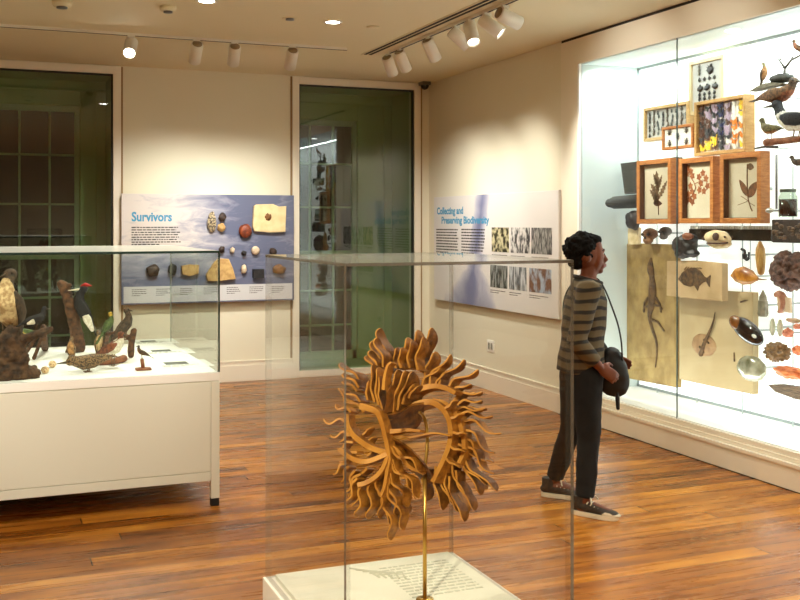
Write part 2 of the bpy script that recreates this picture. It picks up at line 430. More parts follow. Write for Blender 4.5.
lamp(ty_(470.5), (3.2, 5.0, .0), 'track spotlight with glowing lens, second of the near cluster of four', 110, 60, .9)
lamp(ty_(487), (5.1, 5.6, 1.5), 'track spotlight with glowing lens, third of the near cluster of four', 130, 62, .9)
lamp(ty_(504.5), (4.66, 6.65, 2.74), 'track spotlight tipped almost level towards the lit wall showcase', 22, 78, 1., glow=m_lens_dim)
lamp(ty_(590), (4.66, 5.7, 2.70), 'track spotlight cut by the top of the picture, farther of the last two', 17, 84, 1.)
lamp(ty_(613), (3.3, 3.2, 0), 'track spotlight cut by the top of the picture, nearer of the last two', 90, 75, .9)
# linear air diffuser
sd = thing('slot_diffuser', 'pair of narrow dark air slots in the ceiling beside the track', 'air vent', (3.32, 6.6, ZC))
x0 = 3.325
put('flange', M().box((x0-.05, 3.5, ZC-.006), (x0+.05, 8.98, ZC)), m_ceil, sd)
for dx in (-.024, .024): put('slot', M().box((x0+dx-.013, 3.55, ZC-.009), (x0+dx+.013, 8.95, ZC-.005)), m_gap, sd)
# downlights
m_dl = emis('downlight lens', (1, .94, .8, 1), 30.)
def downlight(x, y, label, energy, ang=166):
    t = thing('downlight', label, 'ceiling light', (x, y, ZC), 'recessed downlights in the ceiling')
    put('trim_ring', M().lathe((x, y, ZC), [(.05, -.002), (.078, -.002), (.076, -.009), (.055, -.009), (.05, -.002)], 28, cap=False), m_metal, t)
    put('lens', M().lathe((x, y, ZC-.007), [(0, 0), (.054, 0), (.054, .005), (0, .005)], 24), m_dl, t)
    spot('down_beam', (x, y, ZC-.02), (x, y, 0), energy, ang, .6, (1, .94, .72), .05, t)
downlight(2.54, 7.62, 'round lit downlight alone in the middle of the ceiling', 85)
downlight(1.47, 7.24, 'round lit downlight cut by the top of the picture', 85)
for x, y in ((-2.6, 7.4), (-2.6, 3.5), (0.2, 3.2), (2.4, 3.2), (-2.6, -.5), (1.2, -.8), (3.6, -.8)):  # unseen lamps added to fill the room with light
    spot('down_beam', (x, y, ZC-.02), (x, y, 0), 95, 166, .6, (1, .94, .72), .06)
spot('unseen_beam', (-1.6, -.6, 3.15), (.98, 2.36, 1.1), 520, 17, .6, (1, .9, .66), .03)      # unseen key spot on the carving
spot('unseen_beam', (.2, 4.3, 3.15), (.5, 6.6, .8), 150, 46, .7, (1, .93, .8), .03)         # unseen spots on the bird case
spot('unseen_beam', (1.1, 5.0, 3.15), (.9, 7.0, .8), 95, 46, .7, (1, .93, .8), .03)
spot('unseen_beam', (-1.2, 4.6, 3.15), (-.4, 6.6, .8), 130, 46, .7, (1, .93, .8), .03)
# small ceiling fittings
def disc(name, label, cat, u, v, r, h, col, part=None):
    p = oz(u, v, ZC); o = tag(put(name, M().lathe(p, [(r*.2, 0), (r, 0), (r, -h*.55), (r*.85, -h), (r*.2, -h)], 24), col), label, cat)
    if part: put('sensor_grille', M().lathe(p, [(r*.55, -h), (r*.55, -h-.012), (r*.2, -h-.016)], 18), m_steel, o)
    return o
disc('smoke_detector', 'round white smoke detector between two track lamps overhead', 'smoke detector', 168, 6.5, .06, .035, m_ceil, True)
disc('smoke_detector', 'pale smoke detector at the top edge above the dark multi-pane window', 'smoke detector', 62, 0.5, .07, .045, m_ceil, True)
disc('sprinkler_cap', 'flat sprinkler cover with a small dark stud, beside the lit downlight', 'sprinkler', 290, 18, .06, .006, m_ceil, True)
disc('ceiling_sensor', 'tiny flush ceiling sensor between the downlight and the air slots', 'sensor', 373, 26.5, .05, .012, m_ceil)
p = ox(434.5, 83, 4.6); p.y = min(p.y, YB-.1)
sc = thing('security_camera', 'small dome security camera in the corner above the tall window', 'security camera', (p.x-.02, YB-.075, p.z))
put('bracket', M().box((p.x-.07, YB-.15, p.z+.0), (p.x+.03, YB, p.z+.05)), m_steel, sc, bevel=.01)
put('dome', M().ball((p.x-.02, YB-.08, p.z), (.05, .05, .05), 2), mat('smoked dome', S(25, 22, 20), .1), sc)

# ------------------------------------------------------------------ wall outlet
p = ox(491, 346, XR)
o = thing('wall_outlet', 'white double wall outlet low on the wall under the biodiversity panel', 'outlet', (XR-.006, p.y, p.z))
put('cover_plate', M().box((XR-.007, p.y-.075, p.z-.06), (XR, p.y+.075, p.z+.06)), m_white, o, bevel=.003)
for dy in (.03, -.03):
    q = put('socket', M().box((XR-.011, p.y+dy-.02, p.z-.034), (XR-.006, p.y+dy+.02, p.z+.034)), mat('socket grey', S(150, 146, 136), .5), o, bevel=.003)
    g = M()
    for dz in (-.014, .014):
        for e in (-.007, .007): g.box((XR-.0125, p.y+dy+e-.0022, p.z+dz-.006), (XR-.0105, p.y+dy+e+.0022, p.z+dz+.006))
    put('pin_slot', g, m_black, q)

# ------------------------------------------------------------------ Survivors panel
def textlines(m, p0, xd, zd, n, dh, wid, th, rnd, nrm, ragged=.25):
    xd, zd, nrm = V(xd), V(zd), V(nrm)
    for i in range(n):
        x = 0; end = wid*(1-ragged*rnd.random()) if i < n-1 else wid*.55
        while x < end:
            w_ = min(th*rnd.uniform(1.2, 4.6), end-x)
            c = V(p0)-zd*(i*dh)+xd*(x+w_/2)
            m.obox(c, xd*(w_/2), zd*(th/2), nrm*.0006); x += w_+th*.7
    return m
def survivors_mat():
    m, nt, out = newmat('printed cloud graphic')
    p = N(nt, 'ShaderNodeBsdfPrincipled', Roughness=.35); L(nt, p, 0, out, 0)
    g = N(nt, 'ShaderNodeNewGeometry'); s = N(nt, 'ShaderNodeSeparateXYZ'); L(nt, g, 'Position', s, 0)
    mr = N(nt, 'ShaderNodeMapRange'); mr.inputs[1].default_value = 1.75; mr.inputs[2].default_value = 2.45; L(nt, s, 0, mr, 0)
    mz = N(nt, 'ShaderNodeMapRange'); mz.inputs[1].default_value = 1.55; mz.inputs[2].default_value = 1.05; L(nt, s, 2, mz, 0)
    mp = N(nt, 'ShaderNodeMapping'); mp.inputs['Scale'].default_value = (1.3, 1, 4.5); mp.inputs['Rotation'].default_value = (0, .35, 0); L(nt, g, 'Position', mp, 0)
    nz = N(nt, 'ShaderNodeTexNoise', Scale=2.6, Detail=6., Roughness=.6, Distortion=.8); L(nt, mp, 0, nz, 'Vector')
    a = N(nt, 'ShaderNodeMath', _operation='MAXIMUM'); L(nt, mr, 0, a, 0); L(nt, mz, 0, a, 1)
    b = N(nt, 'ShaderNodeMath', _operation='MULTIPLY_ADD'); L(nt, nz, 0, b, 0); b.inputs[1].default_value = 1.5; b.inputs[2].default_value = -.78
    c = N(nt, 'ShaderNodeMath', _operation='SUBTRACT'); L(nt, a, 0, c, 0); L(nt, b, 0, c, 1)
    r = N(nt, 'ShaderNodeValToRGB'); L(nt, c, 0, r, 0); e = r.color_ramp.elements
    e[0].position = .1; e[0].color = S(216, 208, 204); e[1].position = 1.; e[1].color = S(98, 104, 132)
    q = e.new(.5); q.color = S(160, 160, 176)
    L(nt, r, 0, p, 'Base Color'); return m
PY = YB-.085
a, b = oy(121.5, 194, PY), oy(294, 305, PY); x0, x1 = a.x, b.x; z1, z0 = a.z+.005, oy(123, 305, PY).z
sp = thing('exhibit_panel', 'grey cloud-printed Survivors panel carrying small fossils on the back wall', 'exhibit panel', ((x0+x1)/2, PY, z0))
put('graphic_board', M().box((x0, PY, z0), (x1, PY+.03, z1)), survivors_mat(), sp, bevel=.002)
for xx in (x0+.12, x1-.12):
    for zz in (z0+.12, z1-.12): put('standoff', M().tube([(xx, PY+.03, zz), (xx, YB-.001, zz)], .014, 12), m_steel, sp)
zs = oy(124, 287, PY).z
st = put('caption_strip', M().box((x0+.02, PY-.004, z0+.015), (x1-.02, PY, zs)), mat('pale caption strip', S(206, 206, 210), .4), sp)
m_ink = mat('grey print', S(96, 92, 92), .7); m_inkd = mat('dark print', S(58, 54, 52), .7); m_blue = mat('blue lettering', S(64, 146, 188), .6)
rnd = random.Random(3)
for i in range(7): put('caption_text', textlines(M(), (x0+.1+i*.24, PY-.0046, zs-.03), (1, 0, 0), UP, 4, .02, .15, .007, rnd, (0, 1, 0)), m_ink, st)
hx = oy(131.5, 221, PY)
put('heading', text_mesh('Survivors', .128, (hx.x, PY-.001, hx.z), (1, 0, 0), UP, xs=.83, bold=.004), m_blue, sp)
q = oy(131.5, 227.5, PY)
put('body_text', textlines(M(), (q.x, PY-.0008, q.z), (1, 0, 0), UP, 8, .0245, .5, .011, rnd, (0, 1, 0), .12), m_inkd, sp)
rk = dict(
 tan=mat('tan fossil stone', S(206, 172, 112), .7, col2=S(176, 138, 84), scale=18., bump=.003),
 cream=mat('cream slab', S(236, 214, 168), .7, col2=S(222, 196, 146), scale=12., bump=.002),
 dark=mat('dark brown stone', S(66, 46, 36), .6, col2=S(38, 28, 24), scale=40., bump=.004),
 black=mat('black stone', S(26, 26, 30), .5, col2=S(42, 40, 42), scale=40., bump=.003),
 red=mat('red brown nodule', S(150, 74, 40), .5, col2=S(96, 40, 24), scale=30., bump=.002),
 pale=mat('pale pebble', S(228, 212, 186), .6, col2=S(200, 178, 146), scale=30.),
 spot=mat('speckled stone', S(188, 172, 138), .6, col2=S(84, 74, 62), scale=60., lo=.45, hi=.55),
 orange=mat('rusty stone', S(150, 96, 48), .6, col2=S(96, 72, 40), scale=40., bump=.003))
def rock(u, v, w_, h_, key, label, seed, dd=.05, amp=.25, name='fossil_specimen', cat='fossil'):
    c = oy(u, v, PY-dd*.55); s = c.y/ray(u, v).y/F
    g = M().ball(c, (w_*s/2, dd*.6, h_*s/2), 3, amp=amp, freq=1.6, seed=seed)
    g = M().add([q if q.y < PY-.0005 else V((q.x, PY-.0005, q.z)) for q in g.v], g.f, 0, True)
    return tag(put(name, g, rk[key]), label, cat)
def slabpoly(pts, key, label, dd=.05, name='fossil_slab'):
    poly = [oy(u, v, PY-dd) for u, v in pts]
    return tag(put(name, M().prism(poly, V((0, dd-.0005, 0)), bev=.05), rk[key]), label, 'fossil')
rock(212, 222, 9, 21, 'spot', 'tall speckled oblong fossil on the blue-grey panel, highest mounted', 1, .05, .12)
rock(222.5, 217, 7.5, 9, 'dark', 'dark knob mounted above a small tan cone', 2)
rock(221.5, 227.5, 8, 9, 'tan', 'small tan cone mounted below a dark knob', 3)
rock(245.5, 231, 13, 14, 'red', 'shiny red-brown nodule beside the cream square slab', 4, .06, .12)
o = slabpoly([(254.5, 206), (257, 204.5), (273, 204), (279, 206.5), (286.5, 206), (285.5, 232), (270, 232.5), (254.5, 231), (253, 227)], 'cream', 'large cream square slab at the top of the Survivors panel')
q = oy(268, 217, PY-.051); put('imprint', M().ball(q, (.034, .006, .036), 3, amp=.5, freq=2.5, seed=6), rk['orange'], o)
rock(221.7, 249.5, 6, 7, 'dark', 'tiny dark brown fossil, first of the five in the middle row', 5)
rock(232.5, 250, 4.5, 6, 'pale', 'tiny white tooth-like fossil, second of the five in the middle row', 6)
rock(244, 253, 5, 5, 'black', 'tiny blackish fossil, third of the five in the middle row', 7)
rock(255.5, 250.5, 8.5, 8.5, 'pale', 'round cream fossil ball in the middle row under the square slab', 8, .05, .05)
rock(273, 251.5, 8, 7, 'dark', 'dim dark fossil at the end of the middle row near the panel edge', 9)
rock(153, 270.5, 13, 12, 'dark', 'round dark brown fossil in the lower row seen through the bird case glass', 10, .06)
rock(172.5, 269.5, 9, 11, 'black', 'black fossil lump in the lower row between two larger pieces', 11, .06)
slabpoly([(182, 266), (190, 264.5), (199.5, 265), (198.5, 274), (190, 276), (182.5, 274.5)], 'tan', 'brownish oblong stone slab in the lower row behind case glass', .045)
slabpoly([(206.5, 275), (215, 262), (219, 258.5), (229, 259), (233, 268), (236, 279), (222, 281), (208, 281.5)], 'tan', 'large tan irregular slab crossing the corner edge of the bird case', .05)
rock(244, 269, 5.5, 9, 'pale', 'small pinkish fossil in the lower row beside the black block', 12)
slabpoly([(253.5, 269.5), (264.5, 269), (264.5, 278), (253.5, 278.5)], 'black', 'black rectangular block in the lower row of the Survivors panel', .05, 'fossil_block')
rock(279, 269.5, 13, 10, 'orange', 'rusty lump last in the lower row, behind the clear plinth cover', 13, .06, .35)

# ------------------------------------------------------------------ Collecting and Preserving Biodiversity panel
def biod_mat():
    m, nt, out = newmat('printed watercolour graphic')
    p = N(nt, 'ShaderNodeBsdfPrincipled', Roughness=.35); L(nt, p, 0, out, 0)
    g = N(nt, 'ShaderNodeNewGeometry'); s = N(nt, 'ShaderNodeSeparateXYZ'); L(nt, g, 'Position', s, 0)
    def ma(op, a, b):
        n = N(nt, 'ShaderNodeMath', _operation=op)
        for i, q in enumerate((a, b)):
            if isinstance(q, tuple): L(nt, q[0], q[1], n, i)
            else: n.inputs[i].default_value = q
        return (n, 0)
    nz = N(nt, 'ShaderNodeTexNoise', Scale=3.2, Detail=5., Distortion=1.); L(nt, g, 'Position', nz, 'Vector')
    # streak down the middle, spreading low down
    yc = ma('ADD', 9.25, ma('MULTIPLY', ma('SUBTRACT', (s, 2), 1.5), -.28))
    wd = ma('ADD', .20, ma('MULTIPLY', ma('MAXIMUM', ma('SUBTRACT', 1.2, (s, 2)), 0.), 1.6))
    d = ma('DIVIDE', ma('ABSOLUTE', ma('SUBTRACT', (s, 1), yc), 0.), wd)
    val = ma('SUBTRACT', 1.35, ma('ADD', d, ma('MULTIPLY', (nz, 0), .9)))
    r = N(nt, 'ShaderNodeValToRGB'); L(nt, *val, r, 0); e = r.color_ramp.elements
    e[0].position = .0; e[0].color = S(226, 222, 220); e[1].position = .85; e[1].color = S(118, 122, 158); q = e.new(.3); q.color = S(182, 182, 200)
    L(nt, r, 0, p, 'Base Color'); return m
PX = XR-.05
y1, y0 = ox(434, 250, PX).y, ox(558.5, 250, PX).y
zt1, zb = ox(558.5, 190, PX).z, ox(558.5, 319.5, PX).z
bp = thing('exhibit_panel', 'white panel Collecting and Preserving Biodiversity with six photographs', 'exhibit panel', (PX, (y0+y1)/2, zb))
put('graphic_board', M().box((PX, y0, zb), (PX+.025, y1, zt1)), biod_mat(), bp, bevel=.002)
for yy in (y0+.15, y1-.1):
    for zz in (zb+.12, zt1-.12): put('standoff', M().tube([(PX+.025, yy, zz), (XR-.001, yy, zz)], .014, 12), m_steel, bp)
a = ox(436.5, 213.5, PX); b = ox(442, 221, PX)
hs = []
for txt, u, v, ue in (('Collecting and', 437, 214.3, 463), ('Preserving Biodiversity', 441.5, 223.5, 489)):
    a = ox(u, v, PX); b = ox(ue, v, PX)
    me = text_mesh(txt, .115, (0, 0, 0), (1, 0, 0), UP); wd = max(q.co.x for q in me.vertices)
    hs.append(text_mesh(txt, .105, (PX-.001, a.y, a.z), (0, -1, 0), UP, xs=(a.y-b.y)/wd*.115/.105, bold=.003))
put('heading', merge(hs), m_blue, bp)
for u0, u1 in ((436.5, 458.5), (461.5, 485)):
    g = M()
    a = ox(u0, 229.5, PX); b = ox(u1, 229.5, PX)
    textlines(g, (PX-.0008, a.y, a.z), (0, -1, 0), UP, 9, .0305, a.y-b.y, .0135, rnd, (1, 0, 0), .08)
    put('body_text', g, m_inkd, bp)
def photo_mat(name, cols, sc_, st=None):
    return mat(name, cols[0], .4, col2=cols[1], scale=sc_, detail=5., lo=.42, hi=.58, stretch=st)
PH = [(492, 509, 228, 252, photo_mat('green field photo', (S(44, 42, 28), S(206, 198, 160)), 16.)), (511, 530, 228, 253, photo_mat('grey rock photo', (S(60, 60, 62), S(216, 214, 212)), 14., (1, 2, 1))),
      (531.5, 552, 228, 254, photo_mat('grey forest photo', (S(52, 52, 54), S(166, 164, 160)), 18., (1, 3, .7))), (490.5, 507.5, 266, 288, photo_mat('trees photo', (S(38, 42, 40), S(146, 150, 150)), 15., (1, 3, .6))),
      (509.5, 526.5, 265, 289, photo_mat('pale tower photo', (S(88, 92, 98), S(196, 200, 206)), 12., (1, 3, .6))), (529.5, 551.5, 264, 290.5, photo_mat('people photo', (S(120, 84, 66), S(170, 186, 206)), 9., (1, 1.5, 1)))]
zz = [(ox(500, 227.5, PX).z, ox(500, 252, PX).z), (ox(500, 265.5, PX).z, ox(500, 288, PX).z)]
for i, (u0, u1, v0, v1, mm) in enumerate(PH):
    a = ox(u0, v0, PX).y; b = ox(u1, v0, PX).y; zt_, zb_ = zz[i//3]
    put('photograph', M().box((PX-.003, b, zb_), (PX, a, zt_)), mm, bp)
    put('caption_text', textlines(M(), (PX-.0008, a, zb_-.03), (0, -1, 0), UP, 2, .02, (a-b)*.9, .007, rnd, (1, 0, 0)), m_ink, bp)
# ------------------------------------------------------------------ built-in wall showcase
XB = 5.26; CZ0, CZ1 = .245, 3.0
m_cin = mat('cool white case lining', S(216, 228, 227), .5)
m_back = mat('white display deck', S(250, 251, 250), .6); m_lbox = mat('backlit white panel', S(248, 252, 250), .6, emit=.6)
m_glass = glassmat('clear case glass', (.965, .985, .978, 1), 1.45, refl=.8)
m_gedge = mat('dark green glass edge', S(36, 62, 54), .15)
m_gedgel = mat('bright glass edge', S(176, 186, 184), .15)
m_pil = mat('showcase surround paint', S(236, 228, 210), .5)
yc = (SY0+SY1)/2
sh = thing('wall_showcase', 'tall brightly lit built-in glass showcase filling the side wall', 'showcase', (XR, yc, 0))
put('side_panel', M().box((XR, SY1, CZ0-.05), (XB, SY1+.03, CZ1+.05)), m_cin, sh)
put('side_panel', M().box((XR, SY0-.03, CZ0-.05), (XB, SY0, CZ1+.05)), m_cin, sh)
put('back_panel', M().box((XB, SY0, CZ0), (XB+.02, SY1, CZ1)), m_lbox, sh)
g = M()
for yy in (6.02, 4.6): g.box((XB-.002, yy-.003, CZ0), (XB, yy+.003, CZ1))
g.box((XB-.012, SY1-.012, CZ0), (XB, SY1, CZ1)); g.box((XB-.012, SY0, CZ0), (XB, SY1, CZ0+.018)); g.box((XB-.012, SY0, CZ1-.018), (XB, SY1, CZ1))
put('panel_seam', g, mat('grey seam', S(150, 160, 160), .5), sh)
put('top_panel', M().box((XR, SY0, CZ1), (XB, SY1, CZ1+.02)), m_cin, sh)
put('deck', M().box((XR, SY0, CZ0-.02), (XB, SY1, CZ0)), m_back, sh)
q = oz(733, 30.5, CZ1)
put('recessed_lamp', M().lathe((q.x, q.y, CZ1-.004), [(0, 0), (.05, 0), (.05, .004), (0, .004)], 24), emis('case lamp lens', (1, .98, .94, 1), 14.), sh)
put('fascia', M().box((XR-.02, SY0-.28, CZ1), (XR+.02, 7.69, ZC-.022)), m_pil, sh)
put('fascia_gap', M().box((XR-.015, SY0-.28, ZC-.022), (XR+.02, 7.69, ZC)), m_gap, sh)
put('surround_post', M().box((XR-.02, SY1+.0, 0), (XR+.02, 7.69, CZ1)), m_pil, sh)
put('surround_post', M().box((XR-.02, SY0-.28, 0), (XR+.02, SY0, CZ1)), m_pil, sh)
put('edge_strip', M().box((XR-.024, SY1-.022, CZ0), (XR+.0, SY1+.004, CZ1)), mat('bright edge strip', S(246, 248, 246), .35), sh)
bb = M()
for th, z0, z1 in ((.05, 0, .15), (.062, .15, .172), (.035, .172, .2), (.022, .2, .235)): bb.box((XR-th, SY0-.28, z0), (XR+.05, 7.69, z1))
put('plinth_base', bb, m_pil, sh)
put('floor_gap', M().box((XR-.052, SY0-.28, .0), (XR-.04, 7.69, .006)), m_gap, sh)
ys = [SY1-.02, 6.112, 4.806, SY0]
for i in range(3):
    pn = put('glass_pane', M().box((XR-.006, ys[i+1]+.0012, .2), (XR+.006, ys[i]-.0012, CZ1+.01), 0, 1), [m_glass, edgemat('soft glass edge', S(120, 140, 134), .35)], sh)
put('glass_seam', M().box((XR-.006, 6.112-.0012, .235), (XR+.006, 6.112+.0012, CZ1)), mat('grey green glass seam', S(92, 112, 108), .3), sh)
# lighting of the case: unseen area lights added at the top and along the deck front
def area(name, loc, target, sx, sy, e, col=(1, 1, 1)):
    l = bpy.data.lights.new(name, 'AREA'); l.shape = 'RECTANGLE'; l.size = sx; l.size_y = sy; l.energy = e; l.color = col
    o = bpy.data.objects.new(name, l); COL.objects.link(o); o.location = loc
    o.rotation_euler = (V(target)-V(loc)).to_track_quat('-Z', 'Y').to_euler(); o.parent = sh; o.location = V(loc)-WL[sh.name]; return o
CASE_E = 52
CC = (.93, 1., .985)
area('case_area_light', (XR+.13, yc, CZ1-.03), (XB, yc, 1.3), SY1-SY0-.1, .10, 15, CC)
area('case_area_light', (XB-.12, yc, CZ1-.03), (XB-.05, yc, 0), SY1-SY0-.1, .06, 24, CC)
area('case_area_light', (XR+.10, yc, CZ0+.015), (XB, yc, 1.5), SY1-SY0-.1, .05, 16, CC)
# thin support rods
for i, (u, v) in enumerate(((657, 386), (697, 392), (742.5, 404), (793, 410))):
    q = ox(u, v, 5.2)
    tag(put('support_rod', M().tube([(5.2, q.y, CZ0), (5.2, q.y, 2.05)], .005, 8), mat('pale grey rod', S(186, 196, 196), .4)),
        ('slim upright rod under the lizard slab', 'slim upright rod under the left part of the ray slab', 'slim upright rod under the right edge of the ray slab', 'slim upright rod behind the geode and coral pieces')[i], 'support rod')
q = ox(776.5, 182, 5.15)
tag(put('support_rod', M().tube([(5.15, q.y, ox(776, 209, 5.15).z), (5.15, q.y, ox(776, 155, 5.15).z)], .008, 8), m_steel), 'dark vertical rod between the last herbarium frame and the jar', 'support rod')

m_pin = mat('clear peg', S(170, 178, 178), .3)
def peg(o, c, r=.007):
    if c[0] < XB-.02: put('mount_peg', M().tube([c, (XB, c[1], c[2])], r, 8), m_pin, o)
    return o
m_oakl = mat('light box wood', S(200, 168, 114), .5, col2=S(180, 146, 92), scale=6., stretch=(2, 2, 14))
m_cedar = mat('honey wood frame', S(190, 124, 60), .45, col2=S(160, 96, 42), scale=5., stretch=(3, 3, 16))
m_pale = mat('pale poplar box wood', S(216, 200, 160), .5, col2=S(202, 184, 142), scale=6.)
m_gold = mat('golden box wood', S(190, 150, 90), .5, col2=S(168, 126, 68), scale=6., stretch=(2, 2, 12))
m_grey = mat('grey lining paper', S(184, 184, 178), .8)
m_paper = mat('cream herbarium paper', S(208, 197, 172), .85, col2=S(198, 186, 158), scale=4.)
m_vol = mat('dark inner frame shade', S(90, 52, 26), .7)  # dark brown that paints in the shade inside the frame recess
def box_px(u0, u1, v0, v1, x):
    a, b = ox(u0, v0, x), ox(u0, v1, x); y1, y0 = a.y, ox(u1, v0, x).y
    return y0, y1, b.z, a.z
def specimen_box(name, label, group, y0, y1, z0, z1, x, dep, rim, mw, mb, inset=.3, cat='specimen box', innerm=None, pegged=True):
    t = thing(name, label, cat, (x+dep/2, (y0+y1)/2, z0), group)
    fr = M()
    fr.box((x, y0, z0), (x+dep, y0+rim, z1)); fr.box((x, y1-rim, z0), (x+dep, y1, z1))
    fr.box((x, y0+rim, z1-rim), (x+dep, y1-rim, z1)); fr.box((x, y0+rim, z0), (x+dep, y1-rim, z0+rim))
    put('frame', fr, mw, t, bevel=.003)
    xi = x+dep*inset
    put('backing', M().box((xi, y0+rim*.9, z0+rim*.9), (x+dep-.004, y1-rim*.9, z1-rim*.9)), mb, t)
    if innerm:
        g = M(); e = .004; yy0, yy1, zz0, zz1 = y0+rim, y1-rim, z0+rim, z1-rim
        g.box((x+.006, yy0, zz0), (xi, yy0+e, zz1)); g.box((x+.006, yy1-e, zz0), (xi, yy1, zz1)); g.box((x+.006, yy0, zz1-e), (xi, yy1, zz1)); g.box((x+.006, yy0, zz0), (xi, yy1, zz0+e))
        put('inner_shade', g, innerm, t)
    if pegged: peg(t, (x+dep, (y0+y1)/2, (z0+z1)/2), .012)
    return t, xi
# insects and butterflies (parts pinned in their boxes; one mesh per kind, copied)
def bug_mesh(s, legs=True, wide=.55):
    g = M(); g.ball((0, 0, 0), (.004, s*wide*.5, s*.5), 1)
    g.ball((0, 0, s*.5), (.0035, s*.2, s*.16), 1)
    if legs:
        for k in (-.22, .05, .3):
            for sg in (-1, 1): g.obox((0, sg*s*.42, s*(k+.05)), V((.001, 0, 0)), V((0, s*.22, s*.07*(1 if k > 0 else -1))), V((0, 0, s*.02)))
    return mesh_of(g, 'insect')
def fly_mesh(s, hind=.8):
    g = M()
    for sg in (-1, 1):
        g.prism([(0, 0, s*.1), (-s*.1, sg*s*.5, s*.42), (-s*.12, sg*s*.55, s*.12), (-s*.04, sg*s*.2, -s*.02)], V((.0012, 0, 0)))
        g.prism([(0, 0, s*.05), (-s*.08, sg*s*.42, s*.02), (-s*.09, sg*s*.38*hind, -s*.38*hind), (-s*.03, sg*s*.08, -s*.3)], V((.0012, 0, 0)))
    g.ball((-.002, 0, 0), (.003, s*.05, s*.3), 1)
    return mesh_of(g, 'butterfly')
def copies(name, me, mm, parent, spots):
    me = me.copy(); me.materials.clear(); me.materials.append(mm)
    first = None
    for c in spots:
        o = bpy.data.objects.new(name, me) if first is None else first.copy()
        first = first or o
        COL.objects.link(o); o.parent = parent; o.location = V(c)-WL[parent.name]; o.rotation_euler = (rnd.uniform(-.35, .35), 0, 0)
    return first
m_bug = mat('dark insect', S(34, 32, 30), .4); m_bug2 = mat('grey brown insect', S(92, 84, 70), .5); m_bug3 = mat('green grey insect', S(70, 78, 74), .4)
XU = 5.07
y0, y1, z0, z1 = box_px(643, 688, 108.5, 142, XU+.03)
t, xi = specimen_box('specimen_box', 'long pale wooden box of beetles, behind the small insect frame', 'insect boxes in the showcase', y0, y1, z0, z1, XU+.03, .075, .026, m_oakl, m_grey)
xi -= .006
for j, (mm, s_) in enumerate(((m_bug, .034), (m_bug2, .04), (m_bug3, .03))):
    me = bug_mesh(s_)
    sp_ = []
    for i in range(18):
        k = i*3+j; sp_.append((xi, y1-.06-(k % 9)*(y1-y0-.1)/8+rnd.uniform(-.01, .01), z1-.06-(k//9)*(z1-z0-.11)/5+rnd.uniform(-.01, .01)))
    copies('insect', me, mm, t, sp_)
y0, y1, z0, z1 = box_px(661.5, 692.5, 127.5, 150.5, XU-.04)
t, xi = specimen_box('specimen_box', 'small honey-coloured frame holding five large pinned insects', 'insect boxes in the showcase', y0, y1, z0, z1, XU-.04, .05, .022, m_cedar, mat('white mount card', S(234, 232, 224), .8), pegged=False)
cy, cz = (y0+y1)/2, (z0+z1)/2; dy, dz = (y1-y0)*.27, (z1-z0)*.24
copies('insect', bug_mesh(.05, True, .8), m_bug2, t, [(xi-.006, cy+dy, cz+dz), (xi-.006, cy-dy, cz+dz), (xi-.006, cy+dy, cz-dz), (xi-.006, cy-dy, cz-dz)])
copies('insect', bug_mesh(.05, True, .6), m_bug3, t, [(xi-.006, cy, cz)])
y0, y1, z0, z1 = box_px(688, 723.5, 62, 116, XU+.05)
t, xi = specimen_box('specimen_box', 'topmost cream box with rows of dark beetles on grey paper', 'insect boxes in the showcase', y0, y1, z0, z1, XU+.05, .075, .03, m_pale, m_grey)
xi -= .006
H_, W_ = z1-z0, y1-y0
copies('insect', bug_mesh(.075, True, 1.1), m_bug, t, [(xi, y0+W_*.42, z1-H_*.22)])
copies('insect', bug_mesh(.03, False, 1.3), m_bug, t, [(xi, y1-W_*f_, z1-H_*h_) for h_ in (.37, .64, .72, .79) for f_ in (.28, .42, .56, .7)])
copies('insect', bug_mesh(.05, False, 1.6), m_bug, t, [(xi, y1-W_*f_, z1-H_*.53) for f_ in (.3, .5, .72)])
copies('insect', bug_mesh(.04, True, .7), m_bug2, t, [(xi, y1-W_*.27, z1-H_*h_) for h_ in (.12, .18, .25)])
y0, y1, z0, z1 = box_px(694, 745, 102.5, 156.5, XU-.06)
t, xi = specimen_box('butterfly_box', 'big deep wooden box of colourful pinned butterflies in columns', None, y0, y1, z0, z1, XU-.06, .09, .026, m_gold, mat('pale lilac card', S(224, 216, 212), .8), .45)
xi -= .012
bc = {'brown': S(84, 48, 26), 'dark': S(30, 24, 26), 'blue': S(24, 30, 74), 'lilac': S(170, 150, 168), 'white': S(236, 232, 220), 'yellow': S(240, 200, 48), 'orange': S(226, 132, 36)}
lay = ['brown dark lilac blue lilac white yellow', 'dark lilac lilac dark brown white yellow', 'brown lilac dark blue lilac white yellow', 'brown brown lilac dark lilac white white', 'dark brown dark blue brown orange white',
       'brown dark lilac dark lilac orange orange', 'brown dark dark blue lilac white white', 'dark brown yellow dark dark orange orange', 'brown yellow yellow dark white orange white', 'yellow yellow brown dark lilac white yellow']
pos = {}
for r_, row in enumerate(lay):
    for c_, k in enumerate(row.split()): pos.setdefault(k, []).append((xi, y1-.06-c_*(y1-y0-.12)/6+rnd.uniform(-.008, .008), z1-.055-r_*(z1-z0-.11)/9+rnd.uniform(-.006, .006)))
for k, pp in pos.items(): copies('butterfly', fly_mesh(.066), mat('butterfly '+k, bc[k], .6), t, pp)

